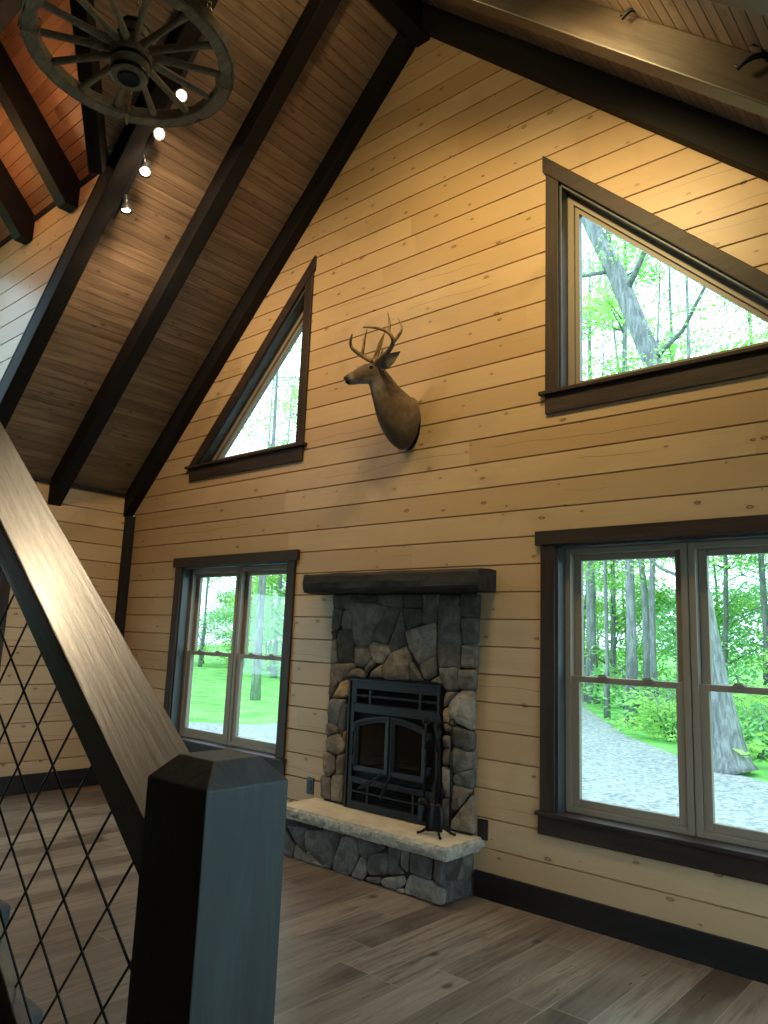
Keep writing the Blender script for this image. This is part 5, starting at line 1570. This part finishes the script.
# woods behind: copies of a few grown trees
WG = 'trees of the woods behind the lawn'
WL = 'green leafy tree among the woods behind the lawn and the gravel drive'
for (x, y), H_, sd in (((-2.0, 20.0), 18, 71), ((-3.7, 23.5), 20, 72), ((-5.4, 20.4), 19, 73), ((-25.0, 20.5), 15, 75)):
    random_tree('woods_tree', (x, y, ZG), H_, .15, 4.5, 2.6, 130, 44, .095, .85, M['leaf'] if sd % 2 else M['leaf2'], WL, sd, group=WG, nb=22)
protos = [random_tree('woods_tree', (-8.3, 29, ZG), 14, .17, .6, 3.4, 190, 40, .125, 1.0, M['leaf'], WL, 41, group=WG, nb=26),
          random_tree('woods_tree', (-3.2, 27, ZG), 12, .13, .4, 3.2, 170, 40, .12, .95, M['leaf2'], WL, 42, (.6, .2), group=WG, nb=26),
          random_tree('woods_tree', (-12.6, 33, ZG), 9, .10, .3, 3.0, 160, 40, .12, .95, M['leaf'], WL, 43, (-.4, 0), group=WG, nb=24)]
wpos = [(-10.8, 27.5), (-5.6, 25.5), (-1.0, 23.5), (1.2, 20.0), (-.4, 31), (-16, 37), (-6.2, 36), (-2.6, 37), (2.6, 27), (-20, 41), (-11.5, 40), (4.2, 17.5),
        (-26, 22.5), (-29.5, 25), (-33, 27), (-24.5, 27), (-36, 24), (-31, 32), (-39, 31), (-27, 35), (-44, 36), (-35, 38), (-22.8, 19.8), (-40, 27), (-20.5, 24), (-47, 42), (-14.5, 24.5), (-18.5, 30), (-22, 32), (-13, 29), (-17, 22), (-8.2, 33.5), (6.8, 20.5), (9.5, 18), (5.5, 26.5), (12.5, 22), (9, 27), (-43, 32)]
rp = random.Random(9)
for i, (x, y) in enumerate(wpos):
    c = copy_tree(protos[i % 3]); s_ = rp.uniform(.85, 1.15)
    c.location = (x, y, ZG+max(0, y-38)*.05); c.rotation_euler = (0, 0, rp.random()*6.28); c.scale = (s_, s_, s_*rp.uniform(.9, 1.1))
# understorey shrubs along the verge
SG, SLb = 'shrubs under the woods', 'low green shrub under the trees beyond the grass verge'
def shrub(loc, seed, mat):
    rng = random.Random(seed)
    cl = [(rng.gauss(0, .55), rng.gauss(0, .55), abs(rng.gauss(.5, .32))) for _ in range(26)]
    stems = [([(rng.uniform(-.1, .1), rng.uniform(-.1, .1), 0), (rng.uniform(-.4, .4), rng.uniform(-.4, .4), .6), (rng.uniform(-.7, .7), rng.uniform(-.7, .7), 1.1)], [.015, .011, .004]) for _ in range(6)]
    return tree('woodland_shrub', loc, [(0, 0, 0), (.03, 0, .5), (.0, .05, 1.15)], [.02, .014, .005], stems, cl, 34, .085, .36, mat, SLb, 'shrub', SG, seed, .6)
sp_ = [shrub((-3.2, 13.6, ZG), 61, M['leaf']), shrub((-1.0, 12.4, ZG), 62, M['leaf2'])]
for i, (x, y) in enumerate([(.6, 11.4), (-.2, 13.6), (-2.2, 15.0), (-4.4, 16.4), (-5.0, 19.2), (-7.8, 21.6), (-3.0, 18.6), (-1.4, 17.0), (.9, 15.2), (-6.4, 23.4), (-8.6, 24.4), (2.2, 12.6), (-10.4, 24.8), (-.2, 20.4), (-1.6, 13.4), (-2.9, 16.2), (-.6, 15.0), (-3.9, 19.8), (.3, 17.4), (-2.4, 20.6), (-5.4, 21.6),
                             (-24.8, 22.2), (-28, 24.2), (-31.6, 26), (-35, 26.4), (-22.4, 22.0), (-38, 28.8), (-14.8, 22.8), (-17.6, 24.2), (4.8, 15.0), (7.2, 17.4)]):
    c = copy_tree(sp_[i % 2]); s_ = rp.uniform(1.0, 1.6)
    c.location = (x, y, ZG); c.rotation_euler = (0, 0, rp.random()*6.28); c.scale = (s_, s_, s_*rp.uniform(.8, 1.1))

# ------------------------------------------------------------------ light
w = bpy.data.worlds.new('overcast'); S.world = w; w.use_nodes = True
nt = w.node_tree; bg = nt.nodes["Background"]
bg.inputs[0].default_value = (.69, .91, 1.08, 1); bg.inputs[1].default_value = SKY
def lamp(name, kind, loc, power, col, size=.2, aim=None, cone=120, blend=.8):
    ld = bpy.data.lights.new(name, kind); ld.energy = power; ld.color = col
    if kind == 'SPOT': ld.spot_size = math.radians(cone); ld.spot_blend = blend
    ld.shadow_soft_size = size
    lo = bpy.data.objects.new(name, ld); COL.objects.link(lo); lo.location = loc
    if aim is not None:
        lo.rotation_euler = (Vector(loc)-Vector(aim)).to_track_quat('Z', 'Y').to_euler()
    return lo
WARM = (1., .76, .33)
for i, (x, tx, tz) in enumerate(((.85, -1.0, 3.4), (1.15, .2, 3.6), (1.45, 1.2, 3.6), (1.7, 2.1, 3.4))):
    lamp('track_lamp', 'SPOT', (x, -1.47, raf_bottom(x)-.10), WALL_W, WARM, .10, (tx, 0, tz), 104, 1.)
lamp('track_lamp', 'POINT', (.42, -1.47, raf_bottom(.42)-.22), TRK_W, WARM, .06)
lamp('track_lamp', 'SPOT', (1.95, -1.47, raf_bottom(1.95)-.05), RB_W, WARM, .06, (1.95, -.889, 4.45), 110, 1.)
for x, y, z, p in ((-1.5, -6.2, 3.4, FILL_W), (1.6, -6.2, 3.4, FILL_W)):
    lamp('pendant_lamp', 'POINT', (x, y, z), p, (1., .78, .52), .25) if p else None
lamp('dormer_lamp', 'POINT', (-2.5, -2.38, 4.85), DORM_W, (1., .55, .24), .10)
lamp('dormer_lamp', 'POINT', (-1.62, -2.38, 4.95), DORM_W*.6, (1., .50, .24), .10)
lamp('rail_fill_lamp', 'SPOT', (.42, -1.45, raf_bottom(.42)-.22), RAIL_W, (1., .78, .50), .06, (1.55, -3.07, 1.47), 27, 1.)  # added lamp without a fixture, makes the handrail highlight

# ------------------------------------------------------------------ camera
cam = bpy.data.cameras.new('camera'); co_ = bpy.data.objects.new('camera', cam); COL.objects.link(co_)
R = ((0.75349618, 0.65625587, 0.03964517), (-0.08310528, 0.15488992, -0.9844301), (-0.65217867, 0.7384696, 0.17124729))
rx = Vector(R[0]); ry = -Vector(R[1]); rz_ = -Vector(R[2])
co_.matrix_world = Matrix(((rx.x, ry.x, rz_.x, 3.342), (rx.y, ry.y, rz_.y, -4.0), (rx.z, ry.z, rz_.z, 1.465), (0, 0, 0, 1)))
cam.sensor_fit = 'VERTICAL'; cam.sensor_height = 24; cam.lens = 24*746.08/1024
cam.clip_start = .05; cam.clip_end = 300
S.camera = co_
vs_ = S.view_settings
S.display_settings.display_device = 'sRGB'
vs_.view_transform = 'Standard'; vs_.look = 'None'; vs_.exposure = EXPO; vs_.gamma = 1.0
try: vs_.use_curve_mapping = False
except Exception: pass
S.cycles.max_bounces = 8; S.cycles.diffuse_bounces = 4; S.cycles.transparent_max_bounces = 12
S.cycles.sample_clamp_indirect = 6
S.cycles.use_denoising = True
